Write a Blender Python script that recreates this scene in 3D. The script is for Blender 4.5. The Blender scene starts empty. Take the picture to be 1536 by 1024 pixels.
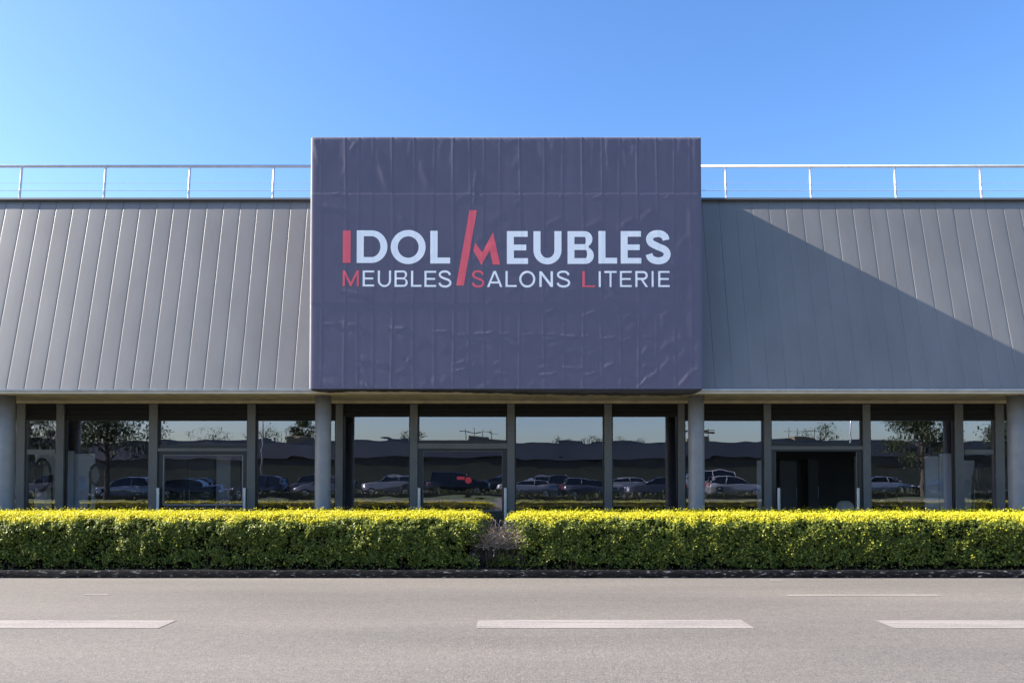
import bpy, bmesh, math, random
import numpy as np
from mathutils import Vector, Matrix, noise
from mathutils.geometry import tessellate_polygon

random.seed(7)
rng = np.random.default_rng(11)
scene = bpy.context.scene
COL = scene.collection

# ------------------------------------------------------------------ camera
F = 1150.0
TH = math.radians(1.5)
SH = 200.0 - F * math.tan(TH)
EYE = 1.6
ST, CT = math.sin(TH), math.cos(TH)


def P(u, v, Y):
    """photo pixel (1536x1024) and a real distance -> X, Z in metres"""
    k = (512 - v + SH) / F
    t = Y / (CT - k * ST)
    return ((u - 768) / F * t, EYE + t * (ST + k * CT))


def PX(u, v, Y):
    return P(u, v, Y)[0]


def PZ(v, Y):
    return P(768, v, Y)[1]


def GY(v, z=0.0):
    """distance at which the ground (height z) is seen at photo row v"""
    k = (512 - v + SH) / F
    t = (z - EYE) / (ST + k * CT)
    return t * (CT - k * ST)


cam_d = bpy.data.cameras.new("camera")
cam_d.sensor_fit = 'HORIZONTAL'
cam_d.sensor_width = 36.0
cam_d.lens = 36.0 * F / 1536.0
cam_d.shift_y = SH / 1536.0
cam_d.clip_start = 0.1
cam_d.clip_end = 2000
cam = bpy.data.objects.new("camera", cam_d)
cam.location = (0, 0, EYE)
cam.rotation_euler = (math.radians(90) + TH, 0, 0)
COL.objects.link(cam)
scene.camera = cam

# ------------------------------------------------------------------ light
SUN = Vector((-0.855, -0.006, 0.517)).normalized()
ELEV = math.asin(SUN.z)
world = bpy.data.worlds.new("World")
scene.world = world
world.use_nodes = True
wn, wl = world.node_tree.nodes, world.node_tree.links
bg = wn['Background']
sky = wn.new('ShaderNodeTexSky')
sky.sky_type = 'NISHITA'
sky.sun_disc = False
sky.sun_elevation = ELEV
sky.sun_rotation = math.atan2(SUN.x, SUN.y)
sky.altitude = 0
sky.air_density = 1.0
sky.dust_density = 1.1
sky.ozone_density = 3.2
hs = wn.new('ShaderNodeHueSaturation')
hs.inputs['Saturation'].default_value = 1.2
hs.inputs['Hue'].default_value = 0.507
wl.new(sky.outputs[0], hs.inputs['Color'])
wl.new(hs.outputs[0], bg.inputs[0])
bg.inputs[1].default_value = 0.100
sd = bpy.data.lights.new("sun", 'SUN')
sd.energy = 5.0
sd.angle = math.radians(0.5)
sd.color = (1.0, 0.93, 0.84)
so = bpy.data.objects.new("sun", sd)
so.rotation_euler = SUN.to_track_quat('Z', 'Y').to_euler()
so.location = (-20, 0, 20)
COL.objects.link(so)
vs = scene.view_settings
vs.view_transform = 'Standard'
vs.look = 'None'
vs.exposure = 1.66
vs.gamma = 1.0
scene.cycles.use_denoising = True
scene.cycles.max_bounces = 8
scene.cycles.transparent_max_bounces = 12
scene.cycles.sample_clamp_indirect = 6.0


# ------------------------------------------------------------------ materials
def new_mat(name):
    m = bpy.data.materials.new(name)
    m.use_nodes = True
    nt = m.node_tree
    return m, nt.nodes, nt.links, nt.nodes['Principled BSDF']


def mat(name, col, rough=0.6, metal=0.0, var=0.12, scale=3.0, bump=0.0, bscale=60.0, stretch=(1, 1, 1), col2=None, spec=0.5):
    """principled surface with a mottled colour and a fine bump"""
    m, n, l, b = new_mat(name)
    tc = n.new('ShaderNodeTexCoord')
    mp = n.new('ShaderNodeMapping')
    mp.inputs['Scale'].default_value = stretch
    l.new(tc.outputs['Object'], mp.inputs[0])
    no = n.new('ShaderNodeTexNoise')
    no.inputs['Scale'].default_value = scale
    no.inputs['Detail'].default_value = 6
    no.inputs['Roughness'].default_value = 0.6
    l.new(mp.outputs[0], no.inputs['Vector'])
    rp = n.new('ShaderNodeValToRGB')
    rp.color_ramp.elements[0].position = 0.3
    rp.color_ramp.elements[1].position = 0.7
    c2 = col2 or tuple(min(1, c * (1 + var)) for c in col)
    c1 = tuple(c * (1 - var) for c in col) if col2 is None else col
    rp.color_ramp.elements[0].color = (*c1, 1)
    rp.color_ramp.elements[1].color = (*c2, 1)
    l.new(no.outputs['Fac'], rp.inputs[0])
    l.new(rp.outputs[0], b.inputs['Base Color'])
    b.inputs['Roughness'].default_value = rough
    b.inputs['Metallic'].default_value = metal
    b.inputs['Specular IOR Level'].default_value = spec
    if bump:
        nb = n.new('ShaderNodeTexNoise')
        nb.inputs['Scale'].default_value = bscale
        nb.inputs['Detail'].default_value = 4
        l.new(mp.outputs[0], nb.inputs['Vector'])
        bp = n.new('ShaderNodeBump')
        bp.inputs['Strength'].default_value = 1.0
        bp.inputs['Distance'].default_value = bump
        l.new(nb.outputs['Fac'], bp.inputs['Height'])
        l.new(bp.outputs[0], b.inputs['Normal'])
    return m


M = {}
M['clad'] = mat('grey_cladding', (0.178, 0.172, 0.164), 0.42, 0.0, 0.10, 1.6, 0.0004, 25, (1.0, 1.0, 0.35))
M['cap'] = mat('grey_cap', (0.10, 0.105, 0.11), 0.45, 0, 0.08, 2)
M['drip'] = mat('pale_drip_edge', (0.42, 0.42, 0.42), 0.4, 0.0, 0.2, 6)
M['lip'] = mat('tan_fascia', (0.46, 0.40, 0.29), 0.7, 0, 0.12, 3)
M['soffit'] = mat('soffit_boards', (0.40, 0.345, 0.24), 0.7, 0, 0.18, 4, 0.001, 30, (1, 0.2, 1))
M['column'] = mat('column_paint', (0.22, 0.225, 0.24), 0.45, 0, 0.10, 5, 0.0006, 40)
M['frame'] = mat('grey_aluminium_frame', (0.112, 0.110, 0.106), 0.42, 0, 0.10, 4)
M['darkframe'] = mat('black_frame', (0.012, 0.012, 0.013), 0.4, 0, 0.1, 4)
M['header'] = mat('dark_shutter_box', (0.011, 0.011, 0.011), 0.6, 0, 0.15, 5, spec=0.2)
M['steel'] = mat('brushed_steel', (0.52, 0.53, 0.55), 0.35, 0.6, 0.08, 8)
M['dullsteel'] = mat('dull_aluminium', (0.24, 0.24, 0.245), 0.4, 0.2, 0.1, 8)
M['galv'] = mat('galvanised_rail', (0.56, 0.56, 0.57), 0.4, 0.25, 0.10, 6)
M['roof'] = mat('roof_membrane', (0.16, 0.16, 0.16), 0.8, 0, 0.15, 2)
M['innerwall'] = mat('showroom_wall', (0.10, 0.10, 0.105), 0.8, 0, 0.1, 1)
M['innerfloor'] = mat('showroom_floor', (0.06, 0.055, 0.05), 0.4, 0, 0.1, 3)
M['tarp'] = mat('navy_tarpaulin', (0.118, 0.111, 0.160), 0.62, 0, 0.05, 2.5, 0.0005, 140, spec=0.35)
M['white_print'] = mat('white_print', (0.95, 0.95, 0.95), 0.5, 0, 0.02, 20)
M['red_print'] = mat('red_print', (0.85, 0.12, 0.15), 0.5, 0, 0.03, 20)
M['shaded_tarp'] = mat('shaded_tarp_fold', (0.012, 0.013, 0.02), 0.6, 0, 0.2, 8)
M['soil'] = mat('soil', (0.035, 0.028, 0.02), 0.95, 0, 0.4, 20, 0.02, 40)
M['paving'] = mat('grey_paving', (0.13, 0.125, 0.115), 0.85, 0, 0.15, 4, 0.003, 60)
M['twig'] = mat('twig_bark', (0.09, 0.065, 0.045), 0.85, 0, 0.3, 40)
M['drytwig'] = mat('dry_twig', (0.36, 0.29, 0.23), 0.85, 0, 0.35, 30)
M['bark'] = mat('bark', (0.06, 0.048, 0.036), 0.9, 0, 0.3, 8, 0.02, 12)
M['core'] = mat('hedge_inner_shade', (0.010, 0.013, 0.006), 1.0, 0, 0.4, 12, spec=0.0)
M['tyre'] = mat('tyre_rubber', (0.015, 0.015, 0.015), 0.8, 0, 0.2, 10)
M['rim'] = mat('alloy_rim', (0.4, 0.4, 0.42), 0.3, 0.7, 0.1, 10)
M['carglass'] = mat('car_glass', (0.008, 0.010, 0.012), 0.06, 0, 0.1, 3)
M['tail'] = mat('tail_lamp', (0.35, 0.01, 0.01), 0.2, 0, 0.1, 3)
M['lamp'] = mat('head_lamp', (0.7, 0.7, 0.72), 0.15, 0, 0.05, 3)
M['oldasphalt'] = mat('old_dark_asphalt', (0.035, 0.034, 0.032), 0.9, 0, 0.3, 3, 0.004, 60)
M['bandglass'] = mat('dull_band_glass', (0.03, 0.032, 0.036), 0.3, 0, 0.4, 0.6)
M['grass'] = mat('verge_grass', (0.055, 0.075, 0.02), 0.9, 0, 0.35, 3, 0.02, 60)
M['farwall'] = mat('warehouse_wall', (0.16, 0.138, 0.075), 0.8, 0, 0.2, 0.8)
M['farroof'] = mat('warehouse_fascia', (0.062, 0.068, 0.080), 0.6, 0, 0.2, 0.25)
M['panel'] = mat('pale_panel', (0.82, 0.83, 0.85), 0.6, 0, 0.06, 2)
M['darkwood'] = mat('dark_wood', (0.012, 0.011, 0.010), 0.5, 0, 0.3, 6, 0, 1, (1, 1, 6))
M['midgrey'] = mat('mid_grey_lacquer', (0.35, 0.35, 0.35), 0.5, 0, 0.08, 2)
M['dimgrey'] = mat('dim_grey_lacquer', (0.09, 0.09, 0.095), 0.5, 0, 0.08, 2)
M['mirror'] = mat('mirror_glass', (0.75, 0.76, 0.78), 0.04, 1.0, 0.02, 2)
M['red'] = mat('red_sticker', (0.70, 0.03, 0.05), 0.5, 0, 0.05, 30)
M['pavwhite'] = mat('white_fabric', (0.62, 0.61, 0.58), 0.7, 0, 0.06, 8)


def glass_mat():
    """reflective tinted shop glass, very slightly wavy"""
    m, n, l, b = new_mat('shop_glass')
    n.remove(b)
    out = n['Material Output']
    tr = n.new('ShaderNodeBsdfTransparent')
    tr.inputs[0].default_value = (0.70, 0.72, 0.74, 1)
    gl = n.new('ShaderNodeBsdfGlossy')
    gl.inputs['Color'].default_value = (0.83, 0.83, 1.0, 1)
    gl.inputs['Roughness'].default_value = 0.0
    mx = n.new('ShaderNodeMixShader')
    mx.inputs[0].default_value = 0.28
    tc = n.new('ShaderNodeTexCoord')
    mp = n.new('ShaderNodeMapping')
    mp.inputs['Scale'].default_value = (0.7, 1, 2.2)
    no = n.new('ShaderNodeTexNoise')
    no.inputs['Scale'].default_value = 1.1
    no.inputs['Detail'].default_value = 2
    bp = n.new('ShaderNodeBump')
    bp.inputs['Strength'].default_value = 1.0
    bp.inputs['Distance'].default_value = 0.0012
    l.new(tc.outputs['Object'], mp.inputs[0])
    l.new(mp.outputs[0], no.inputs['Vector'])
    l.new(no.outputs['Fac'], bp.inputs['Height'])
    l.new(bp.outputs[0], gl.inputs['Normal'])
    l.new(tr.outputs[0], mx.inputs[1])
    l.new(gl.outputs[0], mx.inputs[2])
    l.new(mx.outputs[0], out.inputs[0])
    return m


M['glass'] = glass_mat()


def leaf_mat(name, stops, trans=0.35):
    m, n, l, b = new_mat(name)
    at = n.new('ShaderNodeAttribute')
    at.attribute_name = 'tint'
    rp = n.new('ShaderNodeValToRGB')
    el = rp.color_ramp.elements
    el[0].position, el[0].color = stops[0][0], (*stops[0][1], 1)
    el[1].position, el[1].color = stops[-1][0], (*stops[-1][1], 1)
    for p, c in stops[1:-1]:
        e = el.new(p)
        e.color = (*c, 1)
    l.new(at.outputs['Fac'], rp.inputs[0])
    l.new(rp.outputs[0], b.inputs['Base Color'])
    b.inputs['Roughness'].default_value = 0.5
    b.inputs['Specular IOR Level'].default_value = 0.35
    tl = n.new('ShaderNodeBsdfTranslucent')
    l.new(rp.outputs[0], tl.inputs[0])
    mx = n.new('ShaderNodeMixShader')
    mx.inputs[0].default_value = trans
    l.new(b.outputs[0], mx.inputs[1])
    l.new(tl.outputs[0], mx.inputs[2])
    l.new(mx.outputs[0], n['Material Output'].inputs[0])
    return m


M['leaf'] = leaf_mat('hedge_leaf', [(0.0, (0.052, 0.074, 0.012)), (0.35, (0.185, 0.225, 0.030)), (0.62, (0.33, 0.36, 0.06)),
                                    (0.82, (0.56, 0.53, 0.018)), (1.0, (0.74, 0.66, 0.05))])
M['treeleaf'] = leaf_mat('tree_leaf', [(0.0, (0.020, 0.032, 0.010)), (0.6, (0.05, 0.07, 0.018)), (1.0, (0.12, 0.12, 0.04))])


def asphalt_mat():
    m, n, l, b = new_mat('asphalt')
    tc = n.new('ShaderNodeTexCoord')
    big = n.new('ShaderNodeTexNoise'); big.inputs['Scale'].default_value = 0.35; big.inputs['Detail'].default_value = 5
    mpb = n.new('ShaderNodeMapping'); mpb.inputs['Scale'].default_value = (0.35, 1.6, 1)
    l.new(tc.outputs['Object'], mpb.inputs[0]); l.new(mpb.outputs[0], big.inputs['Vector'])
    fine = n.new('ShaderNodeTexNoise'); fine.inputs['Scale'].default_value = 75; fine.inputs['Detail'].default_value = 3
    fine.inputs['Roughness'].default_value = 0.75
    l.new(tc.outputs['Object'], fine.inputs['Vector'])
    mid = n.new('ShaderNodeTexNoise'); mid.inputs['Scale'].default_value = 9; mid.inputs['Detail'].default_value = 6
    l.new(tc.outputs['Object'], mid.inputs['Vector'])
    vor = n.new('ShaderNodeTexVoronoi'); vor.inputs['Scale'].default_value = 55
    l.new(tc.outputs['Object'], vor.inputs['Vector'])
    r1 = n.new('ShaderNodeValToRGB')
    r1.color_ramp.elements[0].position = 0.3; r1.color_ramp.elements[0].color = (0.108, 0.0985, 0.089, 1)
    r1.color_ramp.elements[1].position = 0.7; r1.color_ramp.elements[1].color = (0.166, 0.148, 0.130, 1)
    l.new(big.outputs['Fac'], r1.inputs[0])
    r2 = n.new('ShaderNodeMapRange'); r2.inputs['From Min'].default_value = 0.3; r2.inputs['From Max'].default_value = 0.7
    r2.inputs['To Min'].default_value = 0.58; r2.inputs['To Max'].default_value = 1.42
    l.new(fine.outputs['Fac'], r2.inputs[0])
    r3 = n.new('ShaderNodeMapRange'); r3.inputs['From Min'].default_value = 0.3; r3.inputs['From Max'].default_value = 0.7
    r3.inputs['To Min'].default_value = 0.90; r3.inputs['To Max'].default_value = 1.10
    grit = n.new('ShaderNodeTexNoise'); grit.inputs['Scale'].default_value = 28; grit.inputs['Detail'].default_value = 2
    l.new(tc.outputs['Object'], grit.inputs['Vector'])
    r4 = n.new('ShaderNodeMapRange'); r4.inputs['From Min'].default_value = 0.3; r4.inputs['From Max'].default_value = 0.7
    r4.inputs['To Min'].default_value = 0.80; r4.inputs['To Max'].default_value = 1.20
    l.new(grit.outputs['Fac'], r4.inputs[0])
    spk = n.new('ShaderNodeTexVoronoi'); spk.inputs['Scale'].default_value = 7
    l.new(tc.outputs['Object'], spk.inputs['Vector'])
    r5 = n.new('ShaderNodeMapRange'); r5.inputs['From Min'].default_value = 0.05; r5.inputs['From Max'].default_value = 0.09
    r5.inputs['To Min'].default_value = 1.45; r5.inputs['To Max'].default_value = 1.0
    l.new(spk.outputs['Distance'], r5.inputs[0])
    m4 = n.new('ShaderNodeMath'); m4.operation = 'MULTIPLY'
    l.new(r4.outputs[0], m4.inputs[0]); l.new(r5.outputs[0], m4.inputs[1])
    m5 = n.new('ShaderNodeMath'); m5.operation = 'MULTIPLY'
    l.new(mid.outputs['Fac'], r3.inputs[0])
    mu = n.new('ShaderNodeMath'); mu.operation = 'MULTIPLY'
    l.new(r2.outputs[0], mu.inputs[0]); l.new(r3.outputs[0], mu.inputs[1])
    l.new(mu.outputs[0], m5.inputs[0]); l.new(m4.outputs[0], m5.inputs[1])
    sc = n.new('ShaderNodeVectorMath'); sc.operation = 'SCALE'
    l.new(r1.outputs[0], sc.inputs[0]); l.new(m5.outputs[0], sc.inputs['Scale'])
    l.new(sc.outputs[0], b.inputs['Base Color'])
    b.inputs['Roughness'].default_value = 0.85
    bp = n.new('ShaderNodeBump'); bp.inputs['Strength'].default_value = 0.6; bp.inputs['Distance'].default_value = 0.0035
    ad = n.new('ShaderNodeMath'); ad.operation = 'ADD'
    l.new(fine.outputs['Fac'], ad.inputs[0]); l.new(vor.outputs['Distance'], ad.inputs[1])
    l.new(ad.outputs[0], bp.inputs['Height']); l.new(bp.outputs[0], b.inputs['Normal'])
    return m


M['asphalt'] = asphalt_mat()


def marking_mat():
    m, n, l, b = new_mat('worn_road_paint')
    tc = n.new('ShaderNodeTexCoord')
    no = n.new('ShaderNodeTexNoise'); no.inputs['Scale'].default_value = 38; no.inputs['Detail'].default_value = 5
    no.inputs['Roughness'].default_value = 0.7
    l.new(tc.outputs['Object'], no.inputs['Vector'])
    st = n.new('ShaderNodeTexNoise'); st.inputs['Scale'].default_value = 5; st.inputs['Detail'].default_value = 3
    mp = n.new('ShaderNodeMapping'); mp.inputs['Scale'].default_value = (0.15, 4.5, 1)
    l.new(tc.outputs['Object'], mp.inputs[0]); l.new(mp.outputs[0], st.inputs['Vector'])
    ad = n.new('ShaderNodeMath'); ad.operation = 'ADD'
    l.new(no.outputs['Fac'], ad.inputs[0]); l.new(st.outputs['Fac'], ad.inputs[1])
    rp = n.new('ShaderNodeValToRGB')
    rp.color_ramp.elements[0].position = 0.41; rp.color_ramp.elements[0].color = (0.165, 0.15, 0.14, 1)
    rp.color_ramp.elements[1].position = 0.55; rp.color_ramp.elements[1].color = (0.275, 0.248, 0.228, 1)
    hv = n.new('ShaderNodeMath'); hv.operation = 'MULTIPLY'; hv.inputs[1].default_value = 0.5
    l.new(ad.outputs[0], hv.inputs[0]); l.new(hv.outputs[0], rp.inputs[0])
    l.new(rp.outputs[0], b.inputs['Base Color'])
    b.inputs['Roughness'].default_value = 0.8
    bp = n.new('ShaderNodeBump'); bp.inputs['Distance'].default_value = 0.002
    l.new(no.outputs['Fac'], bp.inputs['Height']); l.new(bp.outputs[0], b.inputs['Normal'])
    return m


M['marking'] = marking_mat()


def kerb_mat():
    m, n, l, b = new_mat('dark_rough_kerb')
    tc = n.new('ShaderNodeTexCoord')
    mp = n.new('ShaderNodeMapping'); mp.inputs['Scale'].default_value = (1.0, 2.0, 3.0)
    l.new(tc.outputs['Object'], mp.inputs[0])
    no = n.new('ShaderNodeTexNoise'); no.inputs['Scale'].default_value = 9; no.inputs['Detail'].default_value = 8
    no.inputs['Roughness'].default_value = 0.7
    l.new(mp.outputs[0], no.inputs['Vector'])
    rp = n.new('ShaderNodeValToRGB')
    e = rp.color_ramp.elements
    e[0].position = 0.45; e[0].color = (0.004, 0.0045, 0.0055, 1)
    e[1].position = 0.66; e[1].color = (0.20, 0.19, 0.18, 1)
    x = e.new(0.57); x.color = (0.010, 0.0105, 0.012, 1)
    l.new(no.outputs['Fac'], rp.inputs[0]); l.new(rp.outputs[0], b.inputs['Base Color'])
    b.inputs['Roughness'].default_value = 0.95
    b.inputs['Specular IOR Level'].default_value = 0.12
    bp = n.new('ShaderNodeBump'); bp.inputs['Distance'].default_value = 0.02
    l.new(no.outputs['Fac'], bp.inputs['Height']); l.new(bp.outputs[0], b.inputs['Normal'])
    return m


M['kerb'] = kerb_mat()


# ------------------------------------------------------------------ mesh helpers
def link(o, parent=None):
    COL.objects.link(o)
    if parent is not None:
        o.parent = parent
        o.matrix_parent_inverse = Matrix.Translation(-parent.location) if False else Matrix.Identity(4)
    return o


def empty(name, loc, label, cat, group=None, rz=0.0):
    o = bpy.data.objects.new(name, None)
    o.location = loc
    o.rotation_euler = (0, 0, rz)
    o.empty_display_size = 0.2
    COL.objects.link(o)
    o['label'] = label
    o['category'] = cat
    if group:
        o['group'] = group
    return o


def tag(o, label, cat, group=None):
    o['label'] = label
    o['category'] = cat
    if group:
        o['group'] = group
    return o


def obj(name, bm, m, parent=None, smooth=False, keep_world=True):
    """link a bmesh built in world metres; under a parent it is shifted to the parent's place"""
    if parent is not None and keep_world:
        bmesh.ops.translate(bm, verts=bm.verts, vec=-parent.location)
    me = bpy.data.meshes.new(name)
    bm.to_mesh(me)
    bm.free()
    for mm in (m if isinstance(m, (list, tuple)) else [m]):
        me.materials.append(mm)
    if smooth:
        for p in me.polygons:
            p.use_smooth = True
    o = bpy.data.objects.new(name, me)
    return link(o, parent)


def struct(o):
    o['kind'] = 'structure'
    return o


def box(bm, x0, x1, y0, y1, z0, z1, bev=0.0, mi=0):
    vsn = [bm.verts.new((x, y, z)) for x in (x0, x1) for y in (y0, y1) for z in (z0, z1)]
    idx = [(0, 1, 3, 2), (4, 6, 7, 5), (0, 4, 5, 1), (2, 3, 7, 6), (0, 2, 6, 4), (1, 5, 7, 3)]
    fs = [bm.faces.new([vsn[i] for i in f]) for f in idx]
    for f in fs:
        f.material_index = mi
    if bev:
        es = list({e for f in fs for e in f.edges})
        r = bmesh.ops.bevel(bm, geom=es, offset=bev, segments=1, affect='EDGES')
        for f in r['faces']:
            f.material_index = mi
    return fs


def boxbm(*a, **k):
    bm = bmesh.new()
    box(bm, *a, **k)
    return bm


def tube(bm, pts, rad, seg=8, caps=True):
    """tapered tube along points; rad is a number or a list"""
    pts = [Vector(p) for p in pts]
    rads = rad if isinstance(rad, (list, tuple)) else [rad] * len(pts)
    rings = []
    for i, p in enumerate(pts):
        d = (pts[min(i + 1, len(pts) - 1)] - pts[max(i - 1, 0)]).normalized()
        a = d.orthogonal().normalized() if abs(d.z) < 0.95 else Vector((1, 0, 0))
        a = (a - d * a.dot(d)).normalized()
        c = d.cross(a)
        rings.append([bm.verts.new(p + (a * math.cos(2 * math.pi * k / seg) + c * math.sin(2 * math.pi * k / seg)) * rads[i]) for k in range(seg)])
    for r0, r1 in zip(rings, rings[1:]):
        for k in range(seg):
            bm.faces.new((r0[k], r0[(k + 1) % seg], r1[(k + 1) % seg], r1[k]))
    if caps:
        bm.faces.new(list(reversed(rings[0])))
        bm.faces.new(rings[-1])


def lathe(bm, cx, cy, prof, seg=24):
    rings = [[bm.verts.new((cx + r * math.cos(2 * math.pi * k / seg), cy + r * math.sin(2 * math.pi * k / seg), z)) for k in range(seg)] for r, z in prof]
    for r0, r1 in zip(rings, rings[1:]):
        for k in range(seg):
            bm.faces.new((r0[k], r0[(k + 1) % seg], r1[(k + 1) % seg], r1[k]))
    bm.faces.new(list(reversed(rings[0])))
    bm.faces.new(rings[-1])


def prism_x(bm, poly, x0, x1):
    """polygon given in (y, z), extruded along x"""
    a = [bm.verts.new((x0, y, z)) for y, z in poly]
    b = [bm.verts.new((x1, y, z)) for y, z in poly]
    n = len(poly)
    for i in range(n):
        bm.faces.new((a[i], b[i], b[(i + 1) % n], a[(i + 1) % n]))
    bm.faces.new(list(reversed(a)))
    bm.faces.new(b)
    bmesh.ops.recalc_face_normals(bm, faces=bm.faces)


def grid_mesh(name, V, m, parent=None, smooth=True):
    """V: (rows, cols, 3) array of world points"""
    r, c, _ = V.shape
    pts = V.reshape(-1, 3).copy()
    if parent is not None:
        pts -= np.array(parent.location)
    i = np.arange(r * c).reshape(r, c)
    q = np.stack([i[:-1, :-1], i[:-1, 1:], i[1:, 1:], i[1:, :-1]], -1).reshape(-1, 4)
    return raw_mesh(name, pts, q, m, parent, smooth)


def raw_mesh(name, pts, quads, m, parent=None, smooth=False, tint=None):
    me = bpy.data.meshes.new(name)
    nq = len(quads)
    me.vertices.add(len(pts))
    me.vertices.foreach_set('co', np.ascontiguousarray(pts, dtype=np.float32).ravel())
    me.loops.add(nq * 4)
    me.loops.foreach_set('vertex_index', np.ascontiguousarray(quads, dtype=np.int32).ravel())
    me.polygons.add(nq)
    me.polygons.foreach_set('loop_start', np.arange(0, nq * 4, 4, dtype=np.int32))
    me.polygons.foreach_set('loop_total', np.full(nq, 4, dtype=np.int32))
    if smooth:
        me.polygons.foreach_set('use_smooth', np.ones(nq, dtype=bool))
    if tint is not None:
        at = me.attributes.new('tint', 'FLOAT', 'POINT')
        at.data.foreach_set('value', np.ascontiguousarray(tint, dtype=np.float32))
    me.materials.append(m)
    me.update(calc_edges=True)
    o = bpy.data.objects.new(name, me)
    return link(o, parent)


def leaves(name, pos, nrm, size, tint, m, parent=None, wide=0.55):
    """one folded diamond-shaped leaf per position"""
    n = len(pos)
    nrm = nrm / np.linalg.norm(nrm, axis=1, keepdims=True)
    r = rng.normal(size=(n, 3))
    t = r - nrm * np.sum(r * nrm, 1, keepdims=True)
    t /= np.linalg.norm(t, axis=1, keepdims=True)
    b = np.cross(nrm, t)
    s = size[:, None]
    p0 = pos - t * s * 0.5
    p1 = pos + b * s * wide * 0.5 + nrm * s * 0.10
    p2 = pos + t * s * 0.5 - nrm * s * 0.08
    p3 = pos - b * s * wide * 0.5 + nrm * s * 0.10
    pts = np.stack([p0, p1, p2, p3], 1).reshape(-1, 3)
    if parent is not None:
        pts = pts - np.array(parent.location)
    q = np.arange(n * 4).reshape(n, 4)
    return raw_mesh(name, pts, q, m, parent, False, np.repeat(tint, 4))


# ------------------------------------------------------------------ ground, road, kerb
def sheet(name, x0, x1, y0, y1, z, m):
    bm = bmesh.new()
    bm.faces.new([bm.verts.new(p) for p in ((x0, y0, z), (x1, y0, z), (x1, y1, z), (x0, y1, z))])
    return struct(obj(name, bm, m))


KY = 11.95                       # kerb face
sheet('ground', -700, 700, -700, 700, -0.02, M['grass'])
sheet('road', -120, 120, -17.8, KY + 0.3, 0.0, M['asphalt'])
sheet('car_park', -120, 120, -51, -24.0, 0.0, M['oldasphalt'])
sheet('pavement', -60, 60, 13.55, 15.2, 0.10, M['paving'])

# kerb: rough dark edging, uneven front and top
nx = 900
xs = np.linspace(-30, 30, nx)
prof = [(0.0, -0.05), (0.0, 0.03), (0.006, 0.075), (0.022, 0.108), (0.06, 0.118), (0.15, 0.112), (0.17, 0.02)]
V = np.zeros((len(prof), nx, 3))
for i, (py, pz) in enumerate(prof):
    nz = np.array([noise.noise((x * 3.1, i * 0.7, 3.3)) for x in xs]) + 0.5 * np.array([noise.noise((x * 14, i * 1.9, 8.3)) for x in xs])
    V[i, :, 0] = xs
    V[i, :, 1] = KY + py + 0.012 * nz
    V[i, :, 2] = pz + (0.010 * nz if 1 < i < 6 else 0)
struct(grid_mesh('kerb', V, M['kerb']))
# planting bed
ys = np.linspace(KY + 0.14, 13.56, 24)
xs2 = np.linspace(-30, 30, 500)
V = np.zeros((24, 500, 3))
for i, y in enumerate(ys):
    V[i, :, 0] = xs2
    V[i, :, 1] = y
    V[i, :, 2] = 0.085 + 0.025 * np.array([noise.noise((x * 4, y * 4, 1.0)) for x in xs2])
struct(grid_mesh('planting_bed', V, M['soil']))


def dash(u0, u1, v0, v1, name='road_marking', ext0=0, ext1=0):
    """painted strip between rows v0 (far) and v1 (near), its far edge running from u0 to u1"""
    yf, yn = GY(v0, 0.004), GY(v1, 0.004)
    x0 = PX(u0, v0, yf) - ext0
    x1 = PX(u1, v0, yf) + ext1
    bm = bmesh.new()
    n = max(8, int((x1 - x0) / 0.06))
    top = [bm.verts.new((x0 + (x1 - x0) * i / n, yf + 0.012 * noise.noise((i * 0.7 + u0, 1, 0)), 0.004)) for i in range(n + 1)]
    bot = [bm.verts.new((x0 + (x1 - x0) * i / n, yn + 0.012 * noise.noise((i * 0.7 + u0, 5, 0)), 0.004)) for i in range(n + 1)]
    for i in range(n):
        bm.faces.new((bot[i], bot[i + 1], top[i + 1], top[i]))
    return struct(obj(name, bm, M['marking']))


dash(0, 265, 929.5, 941.5, ext0=1.0)
dash(717, 1112, 929, 941.5)
dash(1312, 1536, 929.5, 941.5, ext1=1.4)
dash(1178, 1405, 891, 893.2)
dash(1152, 1172, 868.6, 870)
dash(128, 165, 890.6, 891.8)

# ------------------------------------------------------------------ the shop building
YG, YF = 15.0, 14.92             # glass plane, front of the frames
YS = 13.17                       # front of the soffit
XE = 17.5                        # half length of the building
ZS = PZ(592, 13.8)               # soffit underside
ZM0 = PZ(584, YS)                # foot of the sloping cladding
SL = 4.1                         # rise of the cladding per metre back
# top of cladding at row 300
yt = YS
for _ in range(20):
    yt = YS + (PZ(301, yt) - ZM0) / SL
ZM1 = PZ(301, yt)
store = empty('store_building', (0, 15, 0), 'long low furniture shop with sloping grey metal cladding above a glazed front', 'building')


def cl_y(z):
    return YS + (z - ZM0) / SL


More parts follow.
